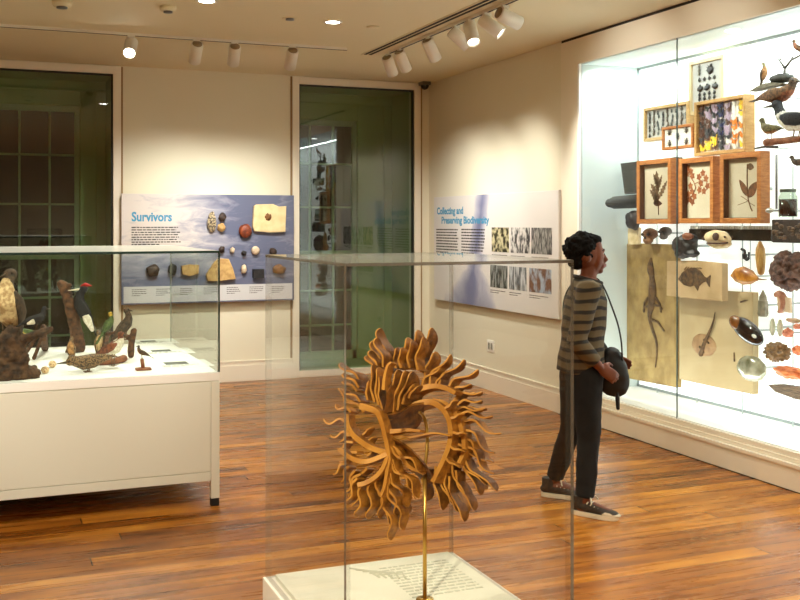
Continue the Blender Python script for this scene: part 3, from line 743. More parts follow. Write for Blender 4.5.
# three herbarium frames
XF = 4.97
m_leaf = mat('pressed brown leaf', S(122, 92, 60), .8, col2=S(92, 66, 40), scale=40.)
m_leaf2 = mat('rust pressed leaf', S(166, 98, 52), .8, col2=S(126, 66, 32), scale=40.)
m_leaf3 = mat('olive brown pressed leaf', S(124, 78, 42), .8, col2=S(92, 62, 36), scale=40.)
def leafpoly(base, tip, wid, n=9, lobes=0, x=0):
    b, t_ = V(base), V(tip); d = t_-b; nrm = V((1, 0, 0)); s = d.cross(nrm).normalized(); L_ = []; R_ = []
    for i in range(n+1):
        k = i/n; w_ = wid*math.sin(PI*min(1, k*.92+.04))**.8*(1-.35*k)
        if lobes: w_ *= 1 if i % 2 else .45
        L_.append(b+d*k+s*w_); R_.append(b+d*k-s*w_)
    return L_+R_[::-1]
def herb(u0, u1, v0, v1, label, pegged=True):
    y0, y1, z0, z1 = box_px(u0, u1, v0, v1, XF)
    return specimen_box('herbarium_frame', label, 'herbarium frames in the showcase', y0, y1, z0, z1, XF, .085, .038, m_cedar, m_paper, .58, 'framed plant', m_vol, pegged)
t, xi = herb(636.5, 670.5, 161, 224, 'herbarium frame with a feathery grey-brown branch, first of three', False)
def sx_(u, v): q = ox(u, v, xi); q.x = xi-.0015; return q
g = M(); ex = V((.0015, 0, 0))
g.tube([sx_(658.7, 215), sx_(658.3, 195), sx_(657, 172)], .004, 6)
for (b, tp, w_) in (((658, 192), (656.5, 171), .05), ((658.5, 197), (651, 184), .045), ((658.5, 199), (667, 181), .035), ((658.5, 201), (650, 190), .04), ((657.5, 185), (653.5, 174), .03), ((658, 190), (662, 175), .028), ((658.5, 203), (653, 197), .035)):
    g.prism(leafpoly(sx_(*b), sx_(*tp), w_, 11, 1), ex)
put('pressed_plant', g, m_leaf, t)
put('pressed_cone', M().prism(leafpoly(sx_(653.5, 203), sx_(662, 203.5), .03), ex), mat('dark pressed cone', S(76, 42, 26), .8), t)
t, xi = herb(678.5, 713, 159, 223.5, 'herbarium frame with many rust-red rounded leaves, second of three')
g = M(); g.tube([sx_(690, 176), sx_(694, 182), sx_(696, 188), sx_(692, 196), sx_(687, 202)], .004, 6); g.tube([sx_(694, 184), sx_(703, 180), sx_(708, 182)], .003, 6)
for (u, v) in ((688, 168), (691, 171.5), (692.5, 176), (687, 174), (699, 177), (703, 173), (706, 178.5), (701, 183.5), (707.5, 186), (704, 191), (699.5, 190), (690.5, 186), (692, 191.5), (688.5, 194), (694.5, 196.5), (687, 201), (690, 199.5), (692.5, 202)):
    c = sx_(u, v); a0 = rnd.uniform(0, 6); g.prism([c+V((0, math.cos(a0+k*PI/5)*.032*(1 if k % 2 else .62), math.sin(a0+k*PI/5)*.032*(1 if k % 2 else .62))) for k in range(10)], ex)
put('pressed_plant', g, m_leaf2, t)
t, xi = herb(719.5, 760.5, 154.5, 223.5, 'herbarium frame with a single flower stem and two broad leaves, third of three')
g = M(); g.tube([sx_(747.5, 164), sx_(747.3, 176), sx_(747.5, 188), sx_(748.5, 200), sx_(751, 208), sx_(752.5, 211)], .0045, 6)
for q in (((748.3, 201), (738, 205)), ((748.3, 201), (741, 196)), ((748.5, 202), (755, 206))): g.tube([sx_(*q[0]), sx_(*q[1])], .002, 5)
g.prism(leafpoly(sx_(748, 196), sx_(739.5, 180), .032), ex); g.prism(leafpoly(sx_(748.3, 197), sx_(757, 182), .045), ex)
put('pressed_plant', g, m_leaf3, t)
put('pressed_flower', M().prism(leafpoly(sx_(747.5, 166), sx_(754, 167.5), .03), ex), m_leaf, t)

# ---- loose specimens
def bone(c1, c2, **k): return mat(*c1, **k)
m_slate = mat('dark ribbed slate', S(62, 62, 58), .6, col2=S(44, 44, 42), scale=10., stretch=(1, 1, 9), bump=.004)
m_bone = mat('cream bone', S(226, 208, 168), .5, col2=S(196, 170, 122), scale=14.)
m_brownb = mat('brown stained bone', S(140, 98, 58), .55, col2=S(82, 52, 32), scale=18.)
m_dkbr = mat('near black fossil bone', S(46, 36, 32), .5, col2=S(30, 24, 22), scale=16., bump=.004)
m_slab = mat('ochre fossil limestone', S(162, 136, 84), .8, col2=S(126, 100, 56), scale=7., detail=6., bump=.003)
m_slab2 = mat('pinkish tan fossil slab', S(190, 162, 122), .8, col2=S(168, 140, 98), scale=5., bump=.002)
m_slab3 = mat('smooth beige fossil slab', S(182, 162, 124), .8, col2=S(168, 146, 106), scale=3., bump=.001)
m_relief = mat('brown fossil relief', S(104, 76, 44), .8, col2=S(62, 44, 28), scale=30., bump=.003)
def pxs(pts, x): return [ox(u, v, x) for u, v in pts]
def item(name, label, cat, g, m_, pegc=None, r=.007, group=None):
    o = tag(put(name, g, m_), label, cat, group)
    if pegc is not None: peg(o, pegc, r)
    return o
X1 = 5.08
# slate blocks behind the first frame
X1 = 5.10
poly = [ox(620.5, 163.5, 5.02), ox(646, 159.5, 5.07), ox(675, 157, 5.11), ox(675, 190, 5.11), ox(646, 193.5, 5.07), ox(624.5, 194, 5.03)]
g = M()
n = 12
for i in range(n):
    a = i/n; b = (i+.82)/n
    l0 = poly[0].lerp(poly[5], a); l1 = poly[0].lerp(poly[5], b); r0 = poly[2].lerp(poly[3], a); r1 = poly[2].lerp(poly[3], b)
    g.prism([l0, r0, r1, l1], V((.07, 0, 0)))
inn = [p+V((.006, 0, 0)) for p in (poly[0], poly[2], poly[3], poly[5])]
g.prism(inn, V((.066, 0, 0)))
item('ridged_fossil', 'big dark ridged fossil block sticking out behind the first herbarium frame', 'fossil', g, m_slate, (X1+.06, poly[2].y+.05, poly[2].z-.1), .012)
X1 = 5.08
a, b = ox(610, 203, 4.89), ox(646, 200.5, 5.17)
item('cylindrical_fossil', 'dark tapering cylindrical fossil lying below the ridged block', 'fossil', M().tube([a, a.lerp(b, .1), a.lerp(b, .5), b], [(.04, .038), (.05, .052), (.054, .056), (.058, .06)], 16, rnd=True), m_slate, (5.15, b.y+.1, b.z), .012)
c = ox(633, 220, X1-.01)
item('dark_stone', 'lumpy dark fossil stone under the corner of the first herbarium frame', 'fossil', M().ball(c, (.05, .082, .08), 3, amp=.3, freq=1.5, seed=21), m_dkbr, c)
q = pxs([(627.5, 228.5), (638.5, 227.5), (638, 244.5), (627.5, 244.5)], X1+.02)
item('bone_strip', 'short pale bone strip above the corner of the lizard slab', 'bone', M().prism(q, V((.03, 0, 0)), bev=.06), m_bone, (X1+.05, q[0].y-.02, q[0].z-.05))
# brown mask-like skull and grey one
def skullcap(u, v, w_, h_, mm, label):
    c = ox(u, v, X1); s = .00575*1.2
    k = c.x/ray(u, v).x/F
    W2, H2 = w_*k/2/.72, h_*k/2
    g = M(); g.ball(c+V((.01, 0, H2*.25)), (.05, W2, H2*.75), 3, amp=.08, seed=3); g.ball(c+V((-.01, 0, -H2*.55)), (.035, W2*.62, H2*.5), 3, amp=.1, seed=4)
    o = item('small_skull', label, 'skull', organic(g, .007, 2), mm, c+V((.03, 0, 0)))
    e = M()
    for sg in (-1, 1): e.ball(c+V((-.036, sg*W2*.42, H2*.18)), (.012, W2*.26, H2*.2), 2)
    e.ball(c+V((-.04, 0, -H2*.22)), (.01, W2*.14, H2*.18), 1)
    put('eye_socket', e, m_dkbr, o)
skullcap(649, 236, 15, 16, m_brownb, 'brown mask-shaped skull above the lizard slab')
skullcap(664.5, 233, 10, 13, mat('grey bone', S(104, 96, 88), .6, col2=S(70, 62, 56), scale=16.), 'smaller grey skull next to the brown mask-shaped skull')
# big dark skull
c = ox(685, 246, X1-.05); k = c.x/ray(685, 246).x/F
g = M(); g.ball(c+V((0, .0, .005)), (.07, .13, .085), 3, amp=.2, freq=1.7, seed=8); g.ball(c+V((-.01, -.085, .05)), (.05, .06, .045), 3, amp=.2, seed=9); g.ball(c+V((-.005, -.095, -.055)), (.05, .065, .03), 3, amp=.2, seed=10); g.ball(c+V((0, .03, -.06)), (.06, .07, .04), 3, amp=.2, seed=11)
o = item('dark_skull', 'large near-black fossil skull crossing the glass seam above the fish slab', 'skull', organic(g, .008, 2, .006, 18.), m_dkbr, c+V((.04, 0, 0)), .01)
put('brow', M().ball(c+V((-.045, -.09, .075)), (.03, .055, .028), 3, amp=.15, seed=5), mat('orange brown bone', S(150, 92, 56), .55, col2=S(110, 60, 34), scale=20.), o)
# baleen bar
a, b = ox(689, 233, X1+.06), ox(771, 231.5, X1+.06)
A0 = ox(689, 229, X1+.06).z; A1 = ox(689, 239.5, X1+.06).z
g = M().box((X1+.06, b.y, A1), (X1+.10, a.y, A0))
o = item('baleen_plate', 'long dark baleen bar with a fringe of pale teeth above', 'baleen', g, mat('dark baleen', S(58, 46, 34), .5, col2=S(34, 28, 22), scale=12.), (X1+.1, (a.y+b.y)/2, (A0+A1)/2), .012)
g = M(); n = 34
for i in range(n): y = b.y+(a.y-b.y)*(i+.5)/n; g.box((X1+.065, y-.006, A0), (X1+.095, y+.006, A0+.026))
put('fringe', g, mat('pale baleen fringe', S(206, 206, 196), .6), o)
# turtle skull
c = ox(717.5, 240, X1-.05)
g = M()
g.tube([c+V((.0, .10*1.32, .012)), c+V((0, .07*1.32, .018)), c+V((0, .02*1.32, .026)), c+V((0, -.045*1.32, .022)), c+V((0, -.085*1.32, .0)), c+V((0, -.10*1.32, -.02))], [(.02, .02), (.05, .04), (.062, .052), (.052, .045), (.034, .03), (.015, .016)], 16, up=(0, 0, 1), rnd=True)
g.tube([c+V((0, .05*1.32, -.035)), c+V((0, .0*1.32, -.05)), c+V((0, -.06*1.32, -.047)), c+V((0, -.098*1.32, -.03))], [(.035, .012), (.046, .016), (.04, .014), (.02, .012)], 14, up=(0, 0, 1), rnd=True)
o = item('turtle_skull', 'cream turtle skull with a big round eye socket', 'skull', organic(g, .006, 2), m_bone)
e = M()
for sg in (-1, 1):
    e.ball(c+V((sg*.048, -.03*1.32, .026)), (.018, .034, .03), 3); e.ball(c+V((sg*.03, -.088*1.32, .024)), (.01, .009, .009), 1); e.ball(c+V((sg*.044, .075*1.32, .008)), (.012, .016, .014), 2)
put('eye_socket', e, mat('socket dark brown', S(70, 42, 26), .7), o)
put('jaw_gap', M().tube([c+V((-.047, .045*1.32, -.024)), c+V((-.055, 0*1.32, -.026)), c+V((-.047, -.06*1.32, -.024)), c+V((-.02, -.1*1.32, -.018))], .007, 8, rnd=True), mat('socket dark brown', S(70, 42, 26), .7), o)
# dark framed relic
y0, y1, z0, z1 = box_px(771.5, 806, 219.5, 242.5, X1-.1)
t = thing('fossil_block', 'dark boxed block of crowded fossils beneath the jar', 'fossil', (X1, (y0+y1)/2, z0))
put('block', M().box((X1-.1, y0, z0), (X1+.02, y1, z1)), mat('dark brown block', S(56, 42, 34), .6), t, bevel=.006)
g = M()
for i in range(26): g.ball((X1-.102, rnd.uniform(y0+.02, y1-.02), rnd.uniform(z0+.03, z1-.03)), (.012, rnd.uniform(.012, .028), rnd.uniform(.008, .018)), 2, amp=.3, seed=i)
put('fossil_relief', g, mat('mottled fossil brown', S(116, 88, 60), .6, col2=S(60, 42, 30), scale=40.), t)
# jar
c = ox(788, 217.5, X1-.06); r_ = .062; h_ = c.z
zt_ = ox(788, 189, X1-.06).z; hh = zt_-c.z
t = thing('specimen_jar', 'glass jar of dark red-brown liquid standing on the boxed fossil block', 'jar', c)
put('jar_glass', M().lathe(c, [(0, 0), (r_, 0), (r_, hh*.74), (r_*.8, hh*.82), (r_*.8, hh*.9), (r_*.76, hh*.9), (r_*.76, hh*.81), (r_*.95, hh*.73), (r_*.95, .006), (0, .006)], 28), glassmat('jar glass', (.86, .9, .86, 1), 1.35), t)
put('liquid', M().lathe(c+UP*.008, [(0, 0), (r_*.93, 0), (r_*.93, hh*.6), (0, hh*.6)], 28), mat('red brown fluid', S(84, 46, 36), .25, col2=S(58, 32, 28), scale=10.), t)
put('lid', M().lathe(c+UP*hh*.9, [(0, 0), (r_*.86, 0), (r_*.86, hh*.1), (0, hh*.1)], 28), mat('jar lid olive', S(84, 88, 72), .4), t)
c = ox(769.5, 210.5, XF-.03)
item('small_shell', 'little grey translucent shell beside the third herbarium frame', 'shell', M().ball(c, (.02, .032, .018), 3, amp=.15, seed=3), mat('grey shell', S(166, 158, 140), .3), c)
# hook bone
c = ox(744.5, 255, X1-.03)
item('hooked_bone', 'small dark hooked bone between the turtle skull and the horn', 'bone', M().tube(catmull([c+V((0, .03, .04)), c+V((0, .0, .03)), c+V((0, -.002, -.01)), c+V((0, -.02, -.034)), c+V((0, -.042, -.02)), c+V((0, -.045, .018))]), [(.01, .01)]*10+[(.018, .018)]*5+[(.01, .01)]*10+[(.007, .007)]*6, 8, rnd=True), m_dkbr, c)
a, b = ox(760, 243, X1-.04), ox(761, 271.5, X1-.04)
item('horn', 'upright tan horn to one side of the brown porous coral', 'horn', M().tube([a, a.lerp(b, .2), a.lerp(b, .5), a.lerp(b, .8), b], [(.014, .014), (.032, .03), (.036, .034), (.032, .03), (.026, .024)], 14, rnd=True), mat('honey horn', S(214, 176, 108), .4, col2=S(168, 118, 58), scale=8., stretch=(3, 3, 1)), a.lerp(b, .4))
# porous coral
c = ox(790, 271, X1-.04)
g = M().ball(c, (.09, .165, .135), 5, amp=.16, freq=2.2, seed=31); me = mesh_of(g, 'c'); 
for v in me.vertices:
    d = (v.co-c).normalized(); v.co += d*(-.03*max(0, noise.noise(v.co*38.)*2.2))
for p in me.polygons: p.use_smooth = True
item('porous_coral', 'large brown porous coral lump against the picture edge', 'coral', me, mat('brown coral', S(118, 84, 70), .7, col2=S(64, 42, 36), scale=26.), c+V((.05, 0, 0)), .012)
# fossil slabs
XS = 5.14
P1 = pxs([(626.3, 244), (640, 243.5), (675.5, 244.5), (676, 290), (676.3, 387.5), (650, 382.5), (626.3, 378), (625.6, 320)], XS)
o = item('lizard_fossil_slab', 'tall ochre stone slab bearing a fossil lizard with a long curved tail', 'fossil slab', M().prism(P1, V((.05, 0, 0)), bev=.015), m_slab, (XS+.05, P1[1].y-.05, P1[1].z-.3), .015)
def rl(pts, x): return [ox(u, v, x-.004) for u, v in pts]
g = M(); g.tube(catmull(rl([(651, 259), (650.5, 268), (652, 278), (652.5, 290), (651.5, 304), (649.5, 316), (652, 328), (656, 340), (656.8, 352), (655.5, 367)], XS), 4), [(.012, .01), (.02, .012), (.03, .014), (.036, .016), (.04, .018), (.042, .018), (.038, .016), (.034, .015), (.03, .015), (.034, .016), (.042, .018), (.046, .02), (.048, .02), (.048, .02), (.046, .02), (.044, .02), (.042, .018), (.038, .018), (.032, .016), (.026, .014), (.022, .013)]+[(.02-.001*i, .011-.0004*i) for i in range(16)], 12, up=(1, 0, 0), rnd=True)
for leg in ([(648, 298), (644.5, 303), (643.5, 311)], [(656, 298), (660, 304), (661, 312)], [(649, 307), (645, 306), (644, 312)], [(652, 320), (658, 322), (664, 331)], [(650, 304), (660, 306), (662, 309)]):
    g.tube(rl(leg, XS), [.012, .01, .007], 8, rnd=True)
put('fossil_relief', g, m_relief, o)
XS2 = 5.03
P2 = pxs([(667, 261), (690, 260.5), (722, 263.5), (722, 301), (695, 299), (666.5, 295.5)], XS2)
o = item('fish_fossil_slab', 'tan stone slab with a spiny dark fossil fish, propped in front', 'fossil slab', M().prism(P2, V((.055, 0, 0)), bev=.015), m_slab2, (XS2+.05, P2[1].y-.03, P2[1].z-.1), .012)
fish = rl([(677.8, 279), (682, 272.5), (687, 269), (694, 267.5), (700, 271), (704, 276.5), (707, 278), (710.5, 275), (710, 280), (709.5, 287), (706.5, 281.5), (703, 282.5), (699, 286), (697.5, 291), (694, 285.5), (690, 287), (683.5, 285)], XS2)
put('fossil_relief', M().prism(fish, V((.008, 0, 0)), bev=.06), m_relief, o)
g = M()
for i in range(7): q = rl([(684+i*2.6, 270-.4*i), (686.5+i*2.5, 266.8+i*.3)], XS2); g.tube(q, .003, 5)
g.tube(rl([(680, 277), (690, 277.5), (700, 279), (707, 279.5)], XS2+.004), .005, 6)
put('spines', g, m_relief, o)
P3 = pxs([(679.3, 288), (715, 290.5), (753, 292.5), (753, 394.3), (715, 387), (679.3, 379)], XS)
o = item('ray_fossil_slab', 'large smooth beige slab with a round fossil stingray and its thin tail', 'fossil slab', M().prism(P3, V((.05, 0, 0)), bev=.012), m_slab3, (XS+.05, P3[1].y, P3[1].z-.3), .015)
c = ox(704, 345, XS); k = c.x/ray(704, 345).x/F
g = M().ball(c, (.014, .145, .086), 3, amp=.06, seed=4)
put('ray_disc', g, mat('tan ray relief', S(166, 132, 92), .75, col2=S(140, 106, 72), scale=14.), o)
g = M(); g.tube(rl([(701, 354), (704.5, 344), (708, 335), (712, 326), (714, 319), (715, 312.5)], XS-.008), [.02, .017, .011, .008, .006, .003], 8, rnd=True)
g.tube(rl([(700, 347), (703.5, 352)], XS-.008), .011, 7, rnd=True); g.tube(rl([(704, 340), (708.5, 343)], XS-.008), .009, 7, rnd=True)
put('ray_skeleton', g, m_relief, o)
g = M(); g.tube(rl([(740.5, 302), (745, 300.5), (748, 300)], XS), [.006, .008, .003], 6, rnd=True); g.tube(rl([(734, 353), (734.3, 361)], XS), [.005, .006], 6, rnd=True)
put('small_fossil', g, m_relief, o)
# horseshoe crab
c = ox(745, 276.5, X1-.07)
g = M(); g.tube([c+V((0, .135, .0)), c+V((0, .09, .006)), c+V((0, .015, .006)), c+V((0, -.065, -.002)), c+V((0, -.12, -.01))], [(.012, .012), (.03, .05), (.042, .066), (.034, .05), (.012, .016)], 16, up=(0, 0, 1), rnd=True)
o = item('horseshoe_crab', 'amber horseshoe crab shell with a short tail spike', 'crab shell', g, mat('amber shell', S(208, 146, 60), .3, col2=S(134, 74, 26), scale=14.), c)
put('tail_spike', M().tube([c+V((0, -.12, -.012)), c+V((0, -.22, -.012))], [.008, .002], 8), m_brownb, o)
# crystal
a = ox(763, 316.5, X1-.02)
g = M(); z_ = a.z; hh = ox(763, 290, X1-.02).z-z_
g.lathe(a, [(.03, 0), (.038, hh*.1), (.035, hh*.3), (.037, hh*.32), (.033, hh*.6), (.028, hh*.62), (.026, hh*.75), (.004, hh)], 7, smooth=False)
item('crystal_point', 'grey upright crystal point with pinkish bands', 'crystal', g, mat('grey quartz', S(160, 150, 130), .3, col2=S(118, 112, 92), scale=22.), a+UP*.08)
# broken nautilus-like shell
c = ox(782, 304.5, X1-.05)
g = M(); pts = [c+V((0, .03+.05*math.cos(t), .01+.06*math.sin(t))) for t in [PI*(.35+.16*i) for i in range(8)]]
g.tube(pts, [.02, .026, .028, .028, .026, .024, .02, .014], 10, rnd=True)
o = item('broken_shell', 'broken pinkish spiral shell with a beige inner slab', 'shell', g, mat('pink tan shell', S(200, 142, 112), .35, col2=S(150, 96, 74), scale=20.), c+V((.01, .05, 0)))
put('inner_slab', M().prism([c+V((-.01, .04, .055)), c+V((-.01, -.08, .05)), c+V((-.01, -.085, -.05)), c+V((-.01, .03, -.045))], V((.02, 0, 0)), bev=.05), mat('beige shell slab', S(204, 180, 150), .5), o)
# mussel
c = ox(747.5, 331, X1-.08); R = Matrix.Rotation(.38, 3, 'X')
g = M().ball(c, (.04, .165, .078), 4, rot=R); g2 = M()
item_o = item('mussel_shell', 'large glossy dark mussel shell tilted in front of the ray slab', 'shell', g, mat('glossy mussel', S(54, 34, 26), .12, col2=S(22, 16, 16), scale=7., coat=.6), c, .008)
put('worn_end', M().ball(c+R @ V((-.014, .112, .008)), (.032, .07, .05), 3, rot=R), mat('amber brown shell', S(128, 78, 34), .25, col2=S(84, 48, 20), scale=12.), item_o)
put('pearl_patch', M().ball(c+R @ V((-.032, -.105, .016)), (.014, .022, .012), 2, rot=R), mat('pearl', S(226, 222, 206), .2), item_o)
# abalone
c = ox(751.5, 368.5, X1-.07)
o = item('abalone_shell', 'round shiny green-silver abalone shell at the corner of the ray slab', 'shell', M().ball(c, (.05, .14, .09), 4, amp=.05, seed=4), mat('mother of pearl', S(120, 118, 88), .25, .3, col2=S(190, 188, 164), scale=11., detail=4., coat=.5), c, .008)
# white pair
for i, (u, dz) in enumerate(((772.5, 0), (780, 1))):
    c = ox(u, 327+dz, X1-.03)
    item('white_shell', ('chalky oval shell, the one nearer the mussel of a matching pair', 'chalky oval shell, the one nearer the pink pieces of a matching pair')[i], 'shell', M().tube([c+UP*.045, c+UP*.02, c-UP*.02, c-UP*.045], [(.014, .012), (.022, .018), (.022, .018), (.014, .012)], 12, rnd=True), mat('chalk shell', S(206, 206, 184), .5, col2=S(182, 182, 156), scale=20.), c, .005, 'pair of chalky shells')
pk = mat('pink coral', S(216, 140, 108), .5, col2=S(186, 100, 72), scale=26.); og = mat('orange mineral', S(224, 138, 84), .4, col2=S(196, 92, 44), scale=22.)
def lump(u, v, ry, rz, mm, name, label, cat, seed, rx=.035, x=X1-.03, amp=.35, freq=2.):
    c = ox(u, v, x); return item(name, label, cat, M().ball(c, (rx, ry*1.25, rz), 4, amp=amp, freq=freq, seed=seed), mm, c, .006)
lump(788, 333, .028, .03, pk, 'pink_coral', 'small pink coral nub under the flat green-brown shell', 'coral', 41)
lump(793.5, 320.5, .05, .016, mat('green brown shell', S(168, 140, 96), .4, col2=S(196, 156, 132), scale=18.), 'flat_shell', 'flat green-brown shell above the pink coral nub', 'shell', 42, .03, X1-.03, .15)
lump(798.5, 326.5, .025, .018, pk, 'pink_coral', 'pink coral fragment at the picture edge beside the flat shell', 'coral', 43)
lump(777.5, 352, .075, .062, mat('brown mineral rose', S(150, 114, 70), .6, col2=S(82, 58, 36), scale=34.), 'mineral_rose', 'knobbly brown mineral rose with a dark centre', 'mineral', 44, .05, X1-.04, .5, 3.2)
lump(799, 350, .04, .028, og, 'orange_mineral', 'orange mineral piece cut by the picture edge beside the mineral rose', 'mineral', 45)
lump(790, 372.5, .10, .04, og, 'orange_geode', 'long orange geode above the dark driftwood piece', 'mineral', 46, .045, X1-.05, .3)
P = pxs([(767.3, 384.8), (776, 384.5), (790, 386.5), (808, 388), (808, 401), (796, 399.5), (786, 396), (775, 392)], X1-.06)
item('driftwood_piece', 'grey-brown sliver of fossil wood at the bottom of the display', 'fossil wood', M().prism(P, V((.07, 0, 0)), bev=.03), mat('grey wood', S(112, 90, 66), .75, col2=S(70, 56, 42), scale=8., stretch=(1, 1.5, 14), bump=.004), (X1, P[2].y, P[2].z-.04))
# slim dark rod-like specimen and side piece
a, b = ox(755, 148.5, X1-.03), ox(777.5, 147, X1-.03)
item('quill', 'thin dark curved quill below the brown duck', 'quill', M().tube([a, a.lerp(b, .5)+UP*.01, b], [.006, .009, .008], 8, rnd=True), m_dkbr, a.lerp(b, .5), .004)
# ------------------------------------------------------------------ plinth, clear cover and carving
px0, px1, py0, py1 = .705, 1.259, 2.026, 2.69
BZ = 1.65-352*(py1/.976)/F; TZ = 1.65-33.2*(py1/.976)/F
m_acr = glassmat('clear acrylic', (.985, .988, .985, 1), 1.45, refl=.75)
m_aedge = edgemat('polished acrylic edge', S(92, 84, 76), .85); m_aback = edgemat('clear acrylic far edge', S(120, 114, 106), .3)
pl = thing('display_plinth', 'white display plinth under the clear cover, with a printed top', 'plinth', ((px0+px1)/2, (py0+py1)/2, 0))
rim = .022
put('body', M().box((px0-.006, py0-.006, .06), (px1+.006, py1+.006, BZ-.004)), m_white, pl, bevel=.002)
put('toe_kick', M().box((px0+.03, py0+.03, 0), (px1-.03, py1-.03, .06)), m_gap, pl)
g = M(); z0, z1 = BZ-.004, BZ+.006
a, b, c, d = px0+rim, px1-rim, py0+rim, py1-rim
top = put('graphic_top', M().box((a, c, BZ-.004), (b, d, BZ+.008)), mat('printed plinth top', S(226, 226, 212), .45, col2=S(206, 208, 192), scale=5., lo=.5, hi=.8), pl)
g = M(); textlines(g, (b-.03, d-.075, BZ+.0085), (0, -1, 0), (1, 0, 0), 0, .01, .1, .01, rnd, UP)
for i in range(12): textlines(g, (b-.235, d-.065-i*.021, BZ+.0085), (1, 0, 0), (0, 1, 0), 1, .02, .36, .0065, rnd, UP, 0)
put('body_text', g, mat('pale grey print', S(190, 192, 178), .7), top)
g = M()
for i in range(5): g.tube([(a+.2+.012*i, d-.03-.02*i, BZ+.0085), (a+.24+.02*i, d-.07-.012*i, BZ+.0085), (a+.25+.015*i, d-.13-.01*i, BZ+.0085)], .003, 5)
put('line_drawing', g, mat('faint line print', S(190, 190, 174), .7), top)
cv = thing('clear_cover', 'tall clear acrylic box cover standing over the wooden carving', 'display cover', ((px0+px1)/2, (py0+py1)/2, BZ))
th = .014
def pane(nm, a, b, e=None): return put(nm, M().box(a, b, 0, 1), [m_acr, e or m_aedge], cv)
pane('front_pane', (px0, py0, BZ-.002), (px1, py0+th, TZ)); pane('back_pane', (px0, py1-th, BZ-.002), (px1, py1, TZ), m_aback)
pane('side_pane', (px0, py0+th, BZ-.002), (px0+th, py1-th, TZ), m_aback); pane('side_pane', (px1-th, py0+th, BZ-.002), (px1, py1-th, TZ), m_aback)
put('top_pane', M().box((px0, py0, TZ), (px1, py1, TZ+.007), 0, 1), [grazeglass('clear acrylic lid', (.985, .988, .985, 1), 1.45, 1., .25), m_aedge], cv)
# ---- carving: laminated wooden fronds on curling ribs
m_wedge = mat('lit wood edge tone', S(214, 154, 66), .5, col2=S(180, 120, 46), spec=.3, scale=14.)  # light catching the front edges is put into this paler wood
SO = V((.98, 2.36, 1.129)); ts = SO.y/.923
m_wood = mat('honey carved wood', S(188, 126, 44), .5, col2=S(132, 82, 26), scale=9., stretch=(6, 2, 6), spec=.25)
m_woodd = mat('brown carved wood', S(150, 96, 34), .5, col2=S(96, 56, 18), scale=9., stretch=(6, 2, 6), spec=.25)
def sp3(u, v, d=0.): return ot(u, v, ts+d)*1.0
EV = (RT*.029-UP*.0125+FW*.044)        # depth direction of the laminations
ND = -EV.normalized()
sc_ = thing('wooden_carving', 'carved wooden wreath of wavy flame-like fronds on a brass rod', 'sculpture', (1.0, 2.36, BZ+.008))
def frond(p0, p1, d, amp, bend=0., w=1., th=.003, mm=None, n=14, name='frond', turns=.95, tp=.2, rs=.7):
    a, b = sp3(*p0, d), sp3(*p1, d); P = wave(a, b, amp, bend, n, ND, 0., turns); k = len(P); T = []; Wv = []
    for i in range(k):
        t = i/(k-1)
        T.append(th*(1.15-.55*t)); q = 1.0 if t < rs else math.sqrt(max(.03, 1-((t-rs)/(1.005-rs))**2))
        Wv.append(EV*(w*(.85+.25*t)*(1-tp*t)*q))
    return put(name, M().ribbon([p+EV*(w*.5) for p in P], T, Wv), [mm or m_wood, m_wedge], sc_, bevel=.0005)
def rib(pts, d, w=.55, th=.006, mm=None, taper=.5, n=5, name='rib'):
    P = catmull([sp3(q[0], q[1], d+(q[2] if len(q) > 2 else 0)) for q in pts], n); k = len(P)
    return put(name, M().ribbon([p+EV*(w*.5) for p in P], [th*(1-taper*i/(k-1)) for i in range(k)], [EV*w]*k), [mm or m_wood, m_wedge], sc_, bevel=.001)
# back crown (top and upper left), right ring, left lobe; depth in metres from the carving centre
back = [((384,364),(375.5,326.5)), ((380,370),(368.5,339)), ((373,371),(362.5,354)), ((360,384),(335.5,360.5)), ((356,391),(338.5,379)), ((363,412),(339.5,396)),
        ((395,368),(392,346)), ((405,368),(401.5,336)), ((413,368),(411.5,328.5)), ((420,372),(425,326)), ((424,381),(429.5,350)), ((352,402),(333,388)), ((388,372),(383,350))]
for i, (a, b) in enumerate(back): frond(a, b, .035, .10 if i < 6 else -.09, .03 if i < 6 else -.02, 1.05, mm=m_wood if i % 3 else m_woodd)
ring = [((429,385),(444.5,352.5)), ((438,386.5),(458.5,357.5)), ((447,389),(472.5,367.5)), ((452,392),(466,382.5)), ((455,398),(477,390)), ((458,404),(477,399)), ((461,410),(478,407.5)),
        ((463,416),(488,414)), ((464,424),(497,431)), ((464,433),(491,451.5)), ((464,441),(482,460)), ((463,449),(490.5,472)), ((458,437),(472,456)), ((436,388),(441,369)), ((421,388),(437,363))]
def inward(a, b, px_):
    l = math.hypot(b[0]-a[0], b[1]-a[1]); return (a[0]-(b[0]-a[0])/l*px_, a[1]-(b[1]-a[1])/l*px_)
for i, (a, b) in enumerate(ring): frond(inward(a, b, 8 if 5 < i < 13 else 2), b, .015, -.12, -.05, .95, mm=m_woodd if i % 2 else m_wood, tp=.4, rs=.6)
low = [((462,456),(475,495)), ((464,458),(491,491.5)), ((456,474),(468.5,510.5)), ((449,480),(458.5,521.5)), ((445,476),(447,504.5)), ((435,470),(436.5,509.5)), ((424,472),(421.5,500)), ((461,462),(481,485)), ((452,466),(463,500)), ((440,474),(452,512))]
for i, (a, b) in enumerate(low): frond(inward(a, b, 4), b, .02, .08, .02, .95, mm=m_woodd, rs=.75)
left = [((350,412),(331,405)), ((356,440),(341,430.5)), ((352,428),(336,443)), ((360,474),(341,494)), ((366,468),(350,508)), ((347,423),(319,420.5)), ((349,434),(326,436)), ((352,442),(333.5,449.5)), ((356,452),(336,463)), ((345,463),(329.5,475.5)), ((348,466),(338,484)), ((354,470),(346,498))]
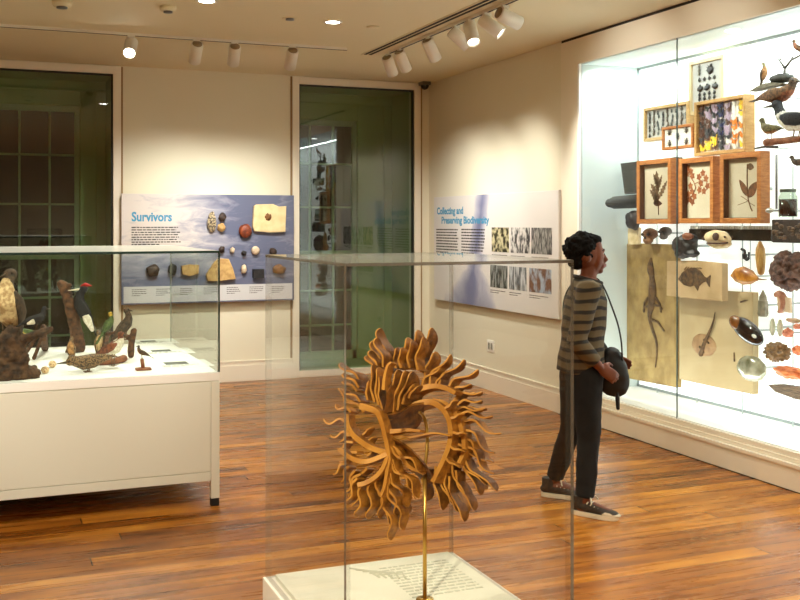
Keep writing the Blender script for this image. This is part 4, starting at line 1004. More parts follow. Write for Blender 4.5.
for i, (a, b) in enumerate(left): frond(a, b, -.05, .13, .05, .7, th=.003, tp=.35, rs=.6, turns=1.1)
bot = [((361.5,483),(354.5,518)), ((370.5,479),(366.5,520)), ((377,472),(379.5,519)), ((382,490),(390.5,540.5)), ((386,484),(403,529.5)), ((389,473),(406,506)), ((391,459),(417.5,496)), ((389,447),(422,471)), ((356,478),(344,506)), ((388,478),(396,516)), ((390,463),(411,488))]
for i, (a, b) in enumerate(bot): frond(a, b, -.06, .11, .03, .8, turns=1.25, rs=.78)
mid = [((373,402),(365.5,363)), ((366,400),(364,379)), ((381,410),(373,372)), ((377,405),(371,366)), ((386,412),(390.5,368)), ((391,412),(398,369)), ((396,410),(405,370)), ((401,404),(409,382)), ((407,398),(415,384)), ((388,434),(447,436.5))]
for i, (a, b) in enumerate(mid): frond(a, b, -.035, -.07 if i < 9 else .05, .03 if i < 9 else 0, 1.25 if i < 9 else .7, mm=m_wood if i % 2 else m_woodd)
def between(lst, d, amp, bend, w, mm, sc=.86):
    for (a, b), (c, e) in zip(lst, lst[1:]):
        if math.hypot(b[0]-e[0], b[1]-e[1]) > 26: continue
        p0 = ((a[0]+c[0])/2, (a[1]+c[1])/2); p1 = ((b[0]+e[0])/2, (b[1]+e[1])/2)
        frond(p0, (p0[0]+(p1[0]-p0[0])*sc, p0[1]+(p1[1]-p0[1])*sc), d, amp, bend, w, mm=mm)
between(ring[1:12:2], .045, -.10, -.04, .9, m_woodd, .95); between(back[6:10], .01, -.09, -.02, .9, m_wood, .8); between(back[:6], .0, .1, .03, .9, m_woodd, .9); between(low[:6], .05, .07, .02, .9, m_wood, .9); between(bot[:6], -.03, .1, .03, .8, m_woodd, .9)
inner = [((358,436),(371,428)), ((362,447),(373,437)), ((366,456),(376,446)), ((444,408),(455,400)), ((450,418),(461,414)), ((452,432),(464,434)), ((449,446),(462,452)), ((445,458),(457,468))]
for i, (a, b) in enumerate(inner): frond(a, b, -.03, .08, 0, .6, th=.003)
rib([(346,414), (347,424), (352,434), (361,442), (371,448), (384,452.5), (388,455)], -.055, .55, .0075, taper=.1)
rib([(339,449), (346,455), (355,460), (366,461.5), (377,458), (387,454)], -.06, .5, .0065, taper=.1)
rib([(357,485), (366,482.5), (376,476), (383,467), (387,456)], -.062, .5, .006, taper=.1)
rib([(359,406), (367,408), (376,412), (381,422), (384,434), (387,447), (388.5,459), (386.5,472), (384,486), (380,497)], -.062, .6, .008)
rib([(384,432), (396,431), (408,430), (420,431)], -.05, .55, .0065)
rib([(388,446), (398,452), (408,466), (420,472)], -.05, .6, .007)
rib([(383,390), (384,378), (387,366), (391,362)], -.05, .5, .005)
rib([(383,413), (396,408), (406,399.5), (414,392), (424,387.5), (436,386), (447,389), (455,393)], -.01, .8, .0085, taper=.35)
rib([(386,418), (398,414), (408,407), (418,403.5), (430,402), (441,408), (448,419), (450,432), (448.5,446), (443,460), (437,472), (432,482)], -.005, 1.2, .0085, taper=.3)
rib([(432,401), (444,403.5), (454,413), (460,426), (463,440), (463,452), (457,466)], .01, .8, .0075, taper=.3)
# broad twisted sheets that make the dark hollow of the carving
def sheet(A, B, da, db, name='blade', mm=None):
    n = len(A); P = [sp3(*q, da) for q in A]; Q = [sp3(*q, db) for q in B]; P = catmull(P, 5); Q = catmull(Q, 5); k = len(P); vs = []
    e = FW*.004+UP*.002
    for i in range(k): vs += [P[i]-e, Q[i]-e, Q[i]+e, P[i]+e]
    fs = []
    for i in range(k-1):
        for j in range(4): j2 = (j+1) % 4; fs.append((i*4+j2, i*4+j, i*4+4+j, i*4+4+j2))
    fs += [(0, 1, 2, 3), tuple((k-1)*4+j for j in (3, 2, 1, 0))]
    return put(name, M().add(vs, fs), mm or m_woodd, sc_, bevel=.001)
sheet([(384,414), (398,412), (412,405), (424,403)], [(388,430), (402,430), (416,428), (424,416)], -.03, .06)
sheet([(386,436), (397,440), (408,447), (418,456), (428,468)], [(391,446), (402,456), (412,470), (424,480), (436,484)], -.045, .04)
sheet([(386,392), (386,402), (384,412)], [(401,372), (400,390), (399,410)], -.05, -.01)
# brass mount
bx = sp3(424.8, 470, .0)
g = M().tube([(bx.x, bx.y, BZ+.0085), bx], .0052, 12)
put('brass_rod', g, m_brass, sc_)
put('brass_prong', M().tube(catmull([bx, sp3(427, 447, .01), sp3(427, 430, .02), sp3(424, 417, .02), sp3(419.5, 412, .0)], 5), .0045, 10, rnd=True), m_brass, sc_)
put('mount_foot', M().lathe((bx.x, bx.y, BZ+.0085), [(0, 0), (.022, 0), (.022, .004), (0, .004)], 20), m_brass, sc_)
# ------------------------------------------------------------------ bird case
cx0, cx1, cy0, cy1 = -1.35, 1.282, 5.94, 7.6
DZ = .782; GT = 1.48
bc_ = thing('display_case', 'long cream floor-standing glass case holding stuffed birds', 'display case', ((cx0+cx1)/2, (cy0+cy1)/2, 0))
put('carcass', M().box((cx0+.008, cy0+.008, .155), (cx1-.008, cy1-.008, .735)), m_case, bc_)
for yy0, yy1 in ((cy0, cy0+.012), (cy1-.012, cy1)):
    put('side_panel', M().box((cx0, yy0, .205), (cx1-.052, yy1, .728)), m_case, bc_, bevel=.0015)
    put('bottom_rail', M().box((cx0, yy0, .15), (cx1-.052, yy1, .201)), m_case, bc_, bevel=.0015)
for xx0, xx1 in ((cx0, cx0+.012), (cx1-.012, cx1)):
    put('end_panel', M().box((xx0, cy0+.052, .205), (xx1, cy1-.052, .728)), m_case, bc_, bevel=.0015)
    put('bottom_rail', M().box((xx0, cy0+.052, .15), (xx1, cy1-.052, .201)), m_case, bc_, bevel=.0015)
put('deck', M().box((cx0, cy0, .733), (cx1, cy1, DZ)), mat('white case deck', S(244, 243, 238), .5), bc_, bevel=.002)
for xx in (cx0, cx1-.05):
    for yy in (cy0, cy1-.05):
        lg = put('leg', M().box((xx, yy, .045), (xx+.05, yy+.05, .73)), m_case, bc_, bevel=.002)
        put('foot_pad', M().box((xx+.002, yy+.002, 0), (xx+.048, yy+.048, .045)), m_black, lg)
m_cgl = glassmat('bird case glass', (.95, .975, .96, 1), 1.5, refl=.9); m_cedge = mat('green black glass edge', S(30, 48, 42), .2); m_clight = edgemat('pale far glass edge', S(200, 205, 196), .35)
gt = .012
def cp(nm, a, b, e=None, gm=None): return put(nm, M().box(a, b, 0, 1), [gm or m_cgl, e or m_cedge], bc_)
cp('front_glass', (cx0, cy0+.004, DZ), (cx1, cy0+.004+gt, GT)); cp('back_glass', (cx0, cy1-.004-gt, DZ), (cx1, cy1-.004, GT), m_clight)
cp('end_glass', (cx1-gt, cy0+.004+gt, DZ), (cx1, cy1-.004-gt, GT), m_clight); cp('end_glass', (cx0, cy0+.004+gt, DZ), (cx0+gt, cy1-.004-gt, GT), m_clight)
cp('top_glass', (cx0, cy0, GT), (cx1, cy1, GT+.014), None, grazeglass('case top glass', (.93, .96, .94, 1), 1.5, 1.2, .5))
put('corner_seal', M().box((cx1-.006, cy0+.0, DZ), (cx1+.002, cy0+.012, GT)), m_cedge, bc_)
# labels lying on the deck
m_card = mat('white label card', S(238, 238, 234), .6); m_cardg = mat('dark photo card', S(92, 96, 84), .6, col2=S(52, 54, 48), scale=30.)
for i, (u, v, w_, d_) in enumerate(((148, 341.5, .11, .08), (161, 351, .13, .10), (176, 363.5, .14, .12))):
    c = oz(u, v, DZ)
    o = tag(put('caption_card', M().box((c.x-.14, c.y-.2, DZ), (c.x+.2, c.y+.12, DZ+.002)), m_card), ('white caption card with dark picture, farthest back in the bird case', 'white caption card with dark picture, middle one in the bird case', 'white caption card with dark picture, nearest the front glass')[i], 'caption card', 'caption cards in the bird case')
    put('picture', M().box((c.x-w_/2, c.y-d_/2, DZ+.002), (c.x+w_/2, c.y+d_/2, DZ+.003)), m_cardg, o)
    put('caption_text', textlines(M(), (c.x-.1, c.y-d_/2-.03, DZ+.0025), (1, 0, 0), (0, 1, 0), 3, .03, .24, .012, rnd, UP), mat('pale card print', S(170, 168, 160), .7), o)
# ---- birds
ZMIN = DZ+.0005
def featm(name, c1, c2, sc_=60., lo=.42, hi=.58, rough=.75, stretch=None): return mat('feathers '+name, c1, rough, col2=c2, scale=sc_, lo=lo, hi=hi, bump=.001, stretch=stretch)
fm = dict(
 black=featm('black', S(12, 12, 13), S(24, 24, 27)), white=featm('white', S(236, 230, 212), S(214, 204, 180)), cream=featm('cream', S(226, 200, 150), S(178, 142, 96), 40.),
 dkbrown=featm('dark brown', S(52, 40, 30), S(86, 66, 46)), brown=featm('brown', S(116, 82, 50), S(74, 50, 30)), speck=featm('speckled', S(140, 110, 72), S(54, 38, 24), 130., .45, .55),
 rust=featm('rust', S(134, 76, 44), S(90, 46, 28)), green=featm('green', S(86, 104, 52), S(60, 76, 38)), yellow=featm('yellow', S(214, 178, 70), S(170, 140, 50)), red=featm('red', S(200, 36, 22), S(150, 20, 14)),
 grey=featm('grey', S(84, 76, 66), S(54, 48, 42)), palegrey=featm('pale grey', S(196, 190, 178), S(150, 142, 128), 40.), olive=featm('olive', S(110, 100, 58), S(76, 66, 40)), tan=featm('tan', S(176, 130, 78), S(128, 88, 50)))
m_beak = mat('horn beak', S(70, 60, 46), .4); m_ivory = mat('ivory bill', S(236, 228, 200), .4); m_eye = mat('glass eye', S(10, 8, 8), .1); m_leg = mat('bird leg', S(110, 84, 56), .6)
def bird(name, label, cat, at, head, Ln, pitch=0, back='brown', belly='tan', hd=None, wing=None, tail=None, beak=m_beak, bl=.16, legs=.22, neck=.0, look=0., tl=.45, split=-.02, crest=None, patch=None, plump=1., group=None, nozleg=False, hr_=.125):
    """stuffed bird: one continuous body skin; wings, tail, bill, eyes and legs are parts"""
    hd = hd or back; wing = wing or back; tail = tail or back; at = V(at); ph = math.radians(pitch); ch, sh_ = math.cos(math.radians(head)), math.sin(math.radians(head))
    fx = V((ch, sh_, 0)); fy = V((-sh_, ch, 0))
    lift = legs*Ln+.16*Ln*plump*math.cos(ph)+.30*Ln*abs(math.sin(ph))
    def X(x, y, z):     # body frame, pitched about the breast
        xr = x*math.cos(ph)-z*math.sin(ph); zr = x*math.sin(ph)+z*math.cos(ph)
        return at+(fx*xr+fy*y+UP*zr)*Ln+UP*lift
    hx, hz = .40+neck*.15, .25+neck
    lk = math.radians(look)
    hc = X(hx, 0, hz)
    # head direction stays level
    hdv = fx*math.cos(lk)+fy*math.sin(lk); hsv = UP.cross(hdv)
    g = M(); p = plump
    g.tube([X(-.44, 0, .05), X(-.32, 0, .03), X(-.12, 0, 0), X(.10, 0, 0), X(.26, 0, .05), X(.34, 0, .12)], [(.035*Ln, .03*Ln), (.09*Ln, .075*Ln), (.145*Ln*p, .14*Ln*p), (.155*Ln*p, .155*Ln*p), (.12*Ln, .12*Ln), (.085*Ln, .085*Ln)], 16, up=UP if abs(pitch) < 80 else fx*-1, rnd=True)
    g.tube([X(.24, 0, .06), X(.33, 0, .14+neck*.4), hc], [.105*Ln, .085*Ln, .08*Ln], 14, rnd=True)
    g.ball(hc, (.098*Ln, .09*Ln, .088*Ln), 3)
    me = organic(g, max(.0035, Ln*.022), 3)
    o = put(name, me, [fm[back], fm[belly], fm[hd]])
    o.data.validate()
    c0 = WL[o.name]
    for q in o.data.polygons:
        w_ = q.center+c0; d = w_-at-UP*lift
        lx, lz = d.dot(fx)/Ln, d.z/Ln
        bx_ = lx*math.cos(ph)+lz*math.sin(ph); bz_ = -lx*math.sin(ph)+lz*math.cos(ph)
        if (w_-hc).length < hr_*Ln: q.material_index = 2
        elif bz_ < split+.12*max(0, bx_): q.material_index = 1
    tag(o, label, cat, group)
    for s in (-1, 1):
        g = M(); P = [X(.20, s*.115*p, .05), X(.08, s*.155*p, .03), X(-.12, s*.15*p, .03), X(-.34, s*.095, .05), X(-.55, s*.04, .06)]
        g.tube(P, [(.02*Ln, .05*Ln), (.025*Ln, .105*Ln), (.025*Ln, .115*Ln), (.018*Ln, .075*Ln), (.008*Ln, .02*Ln)], 12, up=X(0, 0, 1)-X(0, 0, 0), rnd=True)
        put('wing', g, fm[wing], o)
        if legs > 0 and not nozleg:
            a = X(.0, s*.07, -.08); b = at+fy*(s*.07*Ln); g = M().tube([a, a.lerp(b, .5)-fx*.02*Ln, b+UP*.012*Ln], [.02*Ln, .013*Ln, .012*Ln], 7)
            for tdeg in (-28, 0, 28, 180):
                r_ = math.radians(tdeg); g.tube([b+UP*.012*Ln, b+(fx*math.cos(r_)+fy*math.sin(r_))*(.09*Ln)+UP*.008*Ln], [.011*Ln, .006*Ln], 6)
            put('leg', g, m_leg, o)
    g = M(); g.tube([X(-.38, 0, .05), X(-.6, 0, .05), X(-.42-tl, 0, .045)], [(.05*Ln, .025*Ln), (.075*Ln, .014*Ln), (.085*Ln, .008*Ln)], 10, up=X(0, 0, 1)-X(0, 0, 0))
    put('tail', g, fm[tail], o)
    put('beak', M().tube([hc+hdv*.07*Ln-UP*.01*Ln, hc+hdv*(.09+bl*.4)*Ln-UP*.015*Ln, hc+hdv*(.09+bl)*Ln-UP*.03*Ln], [.034*Ln, .02*Ln, .004*Ln], 9), beak, o)
    g = M()
    for s in (-1, 1): g.ball(hc+hdv*.045*Ln+hsv*(s*.078*Ln)+UP*.018*Ln, .014*Ln, 1)
    put('eye', g, m_eye, o)
    if crest: put('crest', M().tube([hc+hdv*.05*Ln+UP*.07*Ln, hc-hdv*.03*Ln+UP*.105*Ln, hc-hdv*.17*Ln+UP*.07*Ln], [(.03*Ln, .02*Ln), (.055*Ln, .05*Ln), (.01*Ln, .012*Ln)], 10, up=UP, rnd=True), fm[crest], o)
    if patch:
        col_, (bx_, bz_), (ra, rb) = patch; g = M()
        for s in (-1, 1): g.tube([X(bx_+ra, s*.13*p, bz_), X(bx_, s*.163*p, bz_), X(bx_-ra, s*.12*p, bz_)], [(.012*Ln, rb*.5*Ln), (.018*Ln, rb*Ln), (.01*Ln, rb*.5*Ln)], 10, up=X(0, 0, 1)-X(0, 0, 0), rnd=True)
        put('wing_patch', g, fm[col_], o)
    return o
m_bark = mat('brown bark', S(108, 72, 44), .85, col2=S(52, 34, 22), scale=30., detail=5., bump=.006)
m_barkd = mat('dark bark', S(92, 64, 40), .85, col2=S(40, 28, 20), scale=26., detail=5., bump=.008)
m_barkl = mat('reddish driftwood', S(156, 100, 66), .8, col2=S(110, 66, 42), scale=26., detail=5., bump=.004)
def px(t): return t/F
def branch(name, label, cat, parts, mm, vox=.008, dsp=.004):
    g = M()
    for pts, r in parts: g.tube(catmull(pts, 3), [r[0]+(r[1]-r[0])*i/((len(pts)-1)*3) for i in range((len(pts)-1)*3+1)], 12, rnd=True)
    return tag(put(name, organic(g, vox, 1, dsp, 30.), mm), label, cat)
# stump + big owl-like hawk
b0 = oz(12, 379, DZ); t0 = b0.y/ray(12, 379).y
def at_(u, v, t): return ot(u, v, t)
def grd(p): q = V(p); q.z = DZ; return q
stp = at_(14, 336, t0)
branch('tree_stump', 'gnarled dark stump with side branches, under the tall cream-breasted bird', 'stump',
  [([V((b0.x-.02, b0.y, DZ+.03)), V((b0.x-.01, b0.y, DZ+.12)), V((b0.x-.01, b0.y, stp.z-.02))], (.075, .06)), ([V((b0.x+.03, b0.y-.02, DZ+.03)), at_(24, 356, t0)], (.06, .03)),
   ([at_(10, 345, t0), at_(24, 340, t0+.02), at_(38, 334, t0+.03), at_(50, 330, t0+.06)], (.035, .02)), ([at_(6, 352, t0), at_(-6, 338, t0)], (.05, .03)), ([at_(14, 350, t0), at_(12, 334, t0)], (.06, .05)),
   ([V((b0.x+.10, b0.y, DZ+.025)), V((b0.x-.1, b0.y-.03, DZ+.025))], (.05, .06))], m_barkd, .008, .014)
bird('large_owl', 'tall stuffed bird of prey with cream breast and dark wings on the gnarled stump', 'bird', at_(8, 336, t0)+V((0, 0, .005)), -120, .40, 66, 'dkbrown', 'cream', 'dkbrown', 'dkbrown', 'dkbrown', bl=.1, legs=.03, tl=.3, split=.06, plump=1.15, look=-20)
# black bird on side branch
bird('black_bird', 'small black stuffed bird with a white wing patch perched on the stump branch', 'bird', at_(36, 331, t0+.03), 25, .165, 18, 'black', 'black', 'black', 'black', 'black', legs=.12, patch=('white', (-.2, .02), (.16, .10)), bl=.14, plump=1.1, tl=.3)
# twig frame below
c = oz(33, 356, DZ)
branch('forked_branch', 'low forked branch propped beside the stump above the two eggs', 'branch',
  [([oz(20, 363, DZ)+UP*.012, at_(30, 347, 6.55), at_(42, 329, 6.5)], (.014, .012)), ([oz(34, 360, DZ)+UP*.012, at_(38, 348, 6.5), at_(42, 334, 6.5)], (.013, .01)), ([oz(45, 351, DZ)+UP*.02, at_(44, 338, 6.55), at_(43.5, 327, 6.5)], (.024, .018)), ([at_(40, 335, 6.5), at_(32, 333, 6.5)], (.014, .01))], m_bark, .006, .002)
bird('green_bird', 'small green and yellow stuffed bird tucked behind the stump branch', 'bird', at_(27, 337, 6.5), 160, .11, 10, 'green', 'yellow', 'green', 'green', 'green', legs=.1)
# leaning trunk + woodpecker
tb = oz(78, 352, DZ); tt = tb.y/ray(78, 352).y
branch('leaning_trunk', 'leaning brown tree trunk with a broken knob at its top', 'tree trunk', [([tb+UP*.03, at_(76, 330, tt), at_(70, 305, tt), at_(63.5, 286, tt)], (.05, .034)), ([at_(65, 292, tt), at_(61, 284, tt)], (.03, .03)), ([at_(63.5, 287, tt), at_(70, 285.5, tt-.01)], (.024, .016)), ([tb+UP*.025+V((-.03, -.02, 0)), tb+UP*.05], (.05, .045)), ([at_(76, 345, tt-.02), at_(67, 352, tt-.03)], (.02, .018))], m_bark, .009, .006)
wp = at_(80, 320, tt-.03)
bird('woodpecker', 'black and white woodpecker with red crest and ivory bill clinging to the trunk', 'bird', wp-V((-.01, 0, .02)), 170, .29, 66, 'black', 'black', 'black', 'black', 'black', m_ivory, bl=.26, legs=.0, neck=-.02, tl=.35, crest='red', patch=('white', (-.28, .03), (.26, .10)), plump=.9)
# dark bird on stub
sb = oz(131, 358, DZ); t2 = sb.y/ray(131, 358).y
branch('short_stub', 'short upright stub behind the small perched bird', 'stump', [([sb+UP*.02, at_(131.5, 343, t2), at_(134, 331, t2)], (.022, .020)), ([at_(131, 340, t2), at_(120, 332, t2), at_(108, 334, t2)], (.014, .012)), ([at_(108, 334, t2), oz(104, 352, DZ)+UP*.01], (.014, .02))], m_bark, .007, .003)
bird('dark_bird', 'plump dark brown stuffed bird looking away to one side on a stub', 'bird', at_(125, 340, t2), 12, .215, 52, 'dkbrown', 'grey', 'dkbrown', 'dkbrown', 'dkbrown', legs=.08, bl=.12, tl=.5, plump=1.05)
bird('yellow_parakeet', 'yellow-headed green stuffed bird behind the plump dark bird', 'bird', at_(109, 334, t2+.15), 40, .15, 48, 'green', 'green', 'yellow', 'green', 'green', legs=.1, bl=.08, tl=.7)
# ground birds
gp = oz(88, 372, DZ)
bird('speckled_grouse', 'speckled brown grouse lying low with its bill to the deck', 'bird', gp, 185, .27, -4, 'speck', 'speck', 'speck', 'speck', 'speck', legs=.03, neck=-.2, bl=.22, tl=.2, plump=1.05)
qp = oz(113, 366, DZ)
bird('ruffed_quail', 'rust-backed stuffed game bird with a white breast standing behind the grouse', 'bird', qp, -35, .215, 26, 'rust', 'white', 'rust', 'rust', 'brown', legs=.2, bl=.1, tl=.3, split=.11, plump=1.2)
branch('ground_log', 'short reddish log under the white-breasted game bird', 'log', [([oz(98, 366, DZ)+UP*.022, oz(112, 364.5, DZ)+UP*.02, oz(124, 362.5, DZ)+UP*.026], (.018, .024))], m_barkl, .007, .002)
bird('striped_bird', 'upright streaked brown bird in front of the leaning trunk', 'bird', oz(71, 359, DZ), 250, .15, 70, 'speck', 'tan', 'speck', 'speck', 'brown', legs=.08, bl=.16, tl=.3)
bird('mottled_bird', 'upright mottled brown bird between the trunk and the game bird', 'bird', oz(99, 354, DZ), 280, .16, 68, 'speck', 'cream', 'speck', 'speck', 'brown', legs=.12, bl=.14, tl=.3)
# little bird on post
bp_ = oz(143, 370, DZ); t3 = bp_.y/ray(143, 370).y
o = thing('perch_stand', 'small reddish wooden post and base under the tiny brown bird', 'stand', bp_)
put('post', M().tube([bp_+UP*.012, at_(142, 359, t3)], .011, 10), m_barkl, o); put('base', M().box((bp_.x-.042, bp_.y-.035, DZ), (bp_.x+.046, bp_.y+.035, DZ+.013)), m_barkl, o, bevel=.003)
bird('small_brown_bird', 'tiny brown stuffed bird on a wooden post near the caption cards', 'bird', at_(142, 358.5, t3), 165, .09, 30, 'brown', 'rust', 'grey', 'dkbrown', 'dkbrown', legs=.1, bl=.12, tl=.45)
m_egg = mat('speckled egg', S(226, 196, 150), .5, col2=S(160, 112, 70), scale=90., lo=.5, hi=.62)
for i, (u, v) in enumerate(((45, 373.5), (52.5, 367.5))):
    c = oz(u, v, DZ); tag(put('egg', M().ball(c+UP*.021, (.023, .026, .021), 3), m_egg), ('speckled buff egg nearer the front glass beside the stump', 'speckled buff egg just behind its twin, beneath the forked branch')[i], 'egg', 'eggs in the bird case')
# ------------------------------------------------------------------ birds of the wall showcase
ZMIN = None
def sky(u, v, x=5.02): return ox(u, v, x)
def hold(o, c): return peg(o, c, .006)
m_rockd = mat('dark mossy base', S(66, 66, 58), .8, col2=S(36, 38, 34), scale=20., bump=.004)
P = [(748.5, 91.5), (756, 86.5), (764, 83.3), (772, 82), (782, 83.5), (780, 85), (770, 86.5), (762, 88.5), (755, 90.5)]
a = [ox(u, v, 5.0) for u, v in P]
hold(tag(put('perch_ledge', M().prism(a, V((.07, 0, 0)), bev=.05), mat('driftwood grey', S(134, 126, 104), .8, col2=S(90, 84, 66), scale=20., stretch=(1, 1, 4))), 'slanting grey driftwood ledge below the upright brown bird', 'driftwood'), a[3]+V((.05, 0, -.02)))
bird('upright_bird', 'slim brown bird standing upright at the top of the showcase', 'bird', ox(764, 83.5, 5.04), 255, .135, 62, 'olive', 'tan', 'olive', 'dkbrown', 'dkbrown', legs=.2, neck=.05, bl=.14, tl=.25)
c = ox(781.5, 78.5, 5.05)
mo = tag(put('mossy_base', M().ball(c, (.06, .095, .034), 3, amp=.2, seed=4), m_rockd), 'dark mound holding a bare forked twig', 'mound'); hold(mo, c)
g = M(); q = lambda u, v: ox(u, v, 5.04)
g.tube([q(784, 77), q(785, 68)], [.011, .009], 8); g.tube([q(785, 68.5), q(781, 62.5), q(778, 58.5)], [.009, .007, .005], 8); g.tube([q(780, 61), q(781, 57.5)], .005, 7); g.tube([q(785, 68), q(790, 61.5), q(793, 56.5)], [.009, .008, .005], 8); g.tube([q(790.5, 60.5), q(797, 57), q(803, 54.5)], [.008, .008, .007], 8)
put('twig', g, mat('grey twig', S(90, 84, 76), .8), mo)
bird('red_bird', 'reddish brown bird perched on the twig tip at the picture edge', 'bird', ox(799.5, 55.8, 5.04), 140, .13, 25, 'rust', 'rust', 'brown', 'brown', 'brown', legs=.1, bl=.1)
o = bird('brown_hawk', 'large brown hawk lying level with folded wings under the driftwood ledge', 'bird', ox(779, 105.5, 5.03), 276, .34, 8, 'brown', 'rust', 'dkbrown', 'brown', 'dkbrown', legs=.0, neck=-.06, bl=.1, tl=.3, nozleg=True); hold(o, ox(779, 97, 5.03))
o = bird('merganser', 'black-headed grey and white duck with a long thin bill over the branch', 'bird', ox(796, 137.5, 5.03), 100, .40, 6, 'palegrey', 'white', 'black', 'black', 'black', hr_=.2, legs=.06, neck=.02, bl=.24, tl=.2, look=0, plump=1.15)
b = [ox(766.5, 142.5, 5.0), ox(778, 141.3, 5.03), ox(792, 140, 5.05), ox(806, 138.5, 5.05)]
o = branch('perch_branch', 'level brown branch under the brown duck and the grey duck', 'branch', [(b, (.026, .02))], m_barkl, .006, .002); hold(o, b[2])
o = bird('brown_duck', 'small brown duck facing the butterfly box from the end of the branch', 'bird', ox(769.5, 140.5, 5.02), 88, .21, 8, 'olive', 'tan', 'olive', 'olive', 'olive', legs=.16, neck=.02, bl=.18, tl=.15, plump=1.1)
o = bird('dark_bird', 'dark bird cut by the picture edge above the jar', 'bird', ox(799, 166, 5.03), 95, .15, 0, 'dkbrown', 'dkbrown', 'dkbrown', 'dkbrown', 'black', legs=.0, nozleg=True, bl=.14); hold(o, ox(799, 164, 5.03))
# ------------------------------------------------------------------ visitor
tp = 5.88; kx = tp/F
G0 = O+(RT*((585-400)/F)+FW)*tp; G0.z = 0
def B(r, f, z): return G0+RT*r+FW*f+UP*z
m_skin = mat('brown skin', S(112, 56, 28), .5, col2=S(98, 48, 24), scale=12.)
m_hair = mat('black curly hair', S(8, 7, 6), .9, col2=S(16, 13, 11), scale=60., bump=.004, spec=.15)
m_trou = mat('black trousers', S(8, 8, 10), .9, col2=S(13, 13, 15), scale=30.)
def stripe_mat():
    m, nt, out = newmat('olive striped knit')
    p = N(nt, 'ShaderNodeBsdfPrincipled', Roughness=.85); L(nt, p, 0, out, 0)
    g = N(nt, 'ShaderNodeNewGeometry'); s = N(nt, 'ShaderNodeSeparateXYZ'); L(nt, g, 'Position', s, 0)
    nz = N(nt, 'ShaderNodeTexNoise', Scale=5.); L(nt, g, 'Position', nz, 'Vector')
    a = N(nt, 'ShaderNodeMath', _operation='MULTIPLY_ADD'); L(nt, nz, 0, a, 0); a.inputs[1].default_value = .06; L(nt, s, 2, a, 2)
    b = N(nt, 'ShaderNodeMath', _operation='DIVIDE'); L(nt, a, 0, b, 0); b.inputs[1].default_value = .058
    f = N(nt, 'ShaderNodeMath', _operation='FRACT'); L(nt, b, 0, f, 0)
    r = N(nt, 'ShaderNodeValToRGB'); L(nt, f, 0, r, 0); e = r.color_ramp.elements
    e[0].position = .0; e[0].color = S(98, 84, 58); e[1].position = 1.; e[1].color = S(98, 84, 58)
    for ps, cc in ((.45, (92, 78, 54)), (.54, (32, 26, 20)), (.82, (30, 26, 22)), (.9, (98, 84, 58))):
        q = e.new(ps); q.color = S(*cc)
    L(nt, r, 0, p, 'Base Color')
    n2 = N(nt, 'ShaderNodeTexNoise', Scale=160.); b2 = N(nt, 'ShaderNodeBump', Strength=.4, Distance=.004); L(nt, g, 'Position', n2, 'Vector'); L(nt, n2, 0, b2, 'Height'); L(nt, b2, 0, p, 'Normal')
    return m
m_knit = stripe_mat()
# joints (r = right in the photo, f = away, z = up)
hip = B(-.02, 0, .83); ch = B(.005, 0, 1.14); nk = B(.02, .0, 1.335); hdc = B(.03, 0, 1.475)
HD = -.03                                   # head carried low on a short neck
def Bh(r, f, z): return B(r, f, z+HD)
sR, eR, hR = B(-.005, -.165, 1.285), B(-.085, -.215, 1.0), B(.05, -.18, .85)
sL, eL, hL = B(.03, .155, 1.285), B(.02, .22, 1.02), B(.15, .08, .87)
# near leg is the one in front
hN, kN, aN = B(-.01, -.085, .80), B(.005, -.09, .44), B(-.02, -.10, .085)
hF, kF, aF = B(-.035, .085, .80), B(-.05, .16, .45), B(-.135, .29, .10)
FN = (RT*.85-FW*.53).normalized(); FF = (RT*.93-FW*.36).normalized()   # toe directions
def dirn(a, b): return (b-a).normalized()
sk = M()
# torso, neck
sk.tube([B(-.02, 0, .78), B(-.02, 0, .88), B(-.012, 0, .99), B(0, 0, 1.12), B(.008, 0, 1.22), B(.012, 0, 1.315), B(.018, 0, 1.345)], [(.135, .10), (.15, .105), (.125, .092), (.14, .10), (.15, .098), (.11, .07), (.06, .055)], 20, up=RT)
sk.tube([B(.008, 0, 1.28), B(.02, 0, 1.35), B(.025, 0, 1.41)], [.055, .047, .048], 14)
# head: skull, face mask, nose, chin, lips, ears
sk.ball(Bh(.005, 0, 1.515), (.095, .076, .098), 4, rot=Matrix.Rotation(-YAW, 3, 'Z'))
sk.tube([Bh(.062, 0, 1.548), Bh(.066, 0, 1.505), Bh(.06, 0, 1.46), Bh(.05, 0, 1.418)], [(.06, .036), (.062, .044), (.055, .044), (.034, .036)], 16, up=RT, rnd=True)
sk.ball(Bh(.083, 0, 1.412), (.024, .022, .02), 2)
sk.tube([Bh(.102, 0, 1.512), Bh(.112, 0, 1.492), Bh(.122, 0, 1.474), Bh(.112, 0, 1.464)], [(.009, .009), (.012, .011), (.016, .014), (.014, .01)], 10, up=RT, rnd=True)
sk.tube([Bh(.098, -.02, 1.448), Bh(.112, 0, 1.449), Bh(.098, .02, 1.448)], .009, 8, rnd=True); sk.tube([Bh(.096, -.017, 1.434), Bh(.109, 0, 1.434), Bh(.096, .017, 1.434)], .009, 8, rnd=True)
sk.tube([Bh(.1, -.03, 1.528), Bh(.106, 0, 1.53), Bh(.1, .03, 1.528)], .01, 8, rnd=True)
for s in (-1, 1): sk.ball(Bh(.0, s*.078, 1.49), (.022, .012, .032), 2, rot=Matrix.Rotation(-YAW, 3, 'Z'))
# arms
for s_, e_, h_ in ((sR, eR, hR), (sL, eL, hL)):
    sk.tube([B(.01, 0, 1.27).lerp(s_, .6), s_, s_.lerp(e_, .5), e_], [.05, .052, .043, .036], 14, rnd=True)
    sk.tube([e_, e_.lerp(h_, .35), h_], [.037, .036, .024], 14, rnd=True)
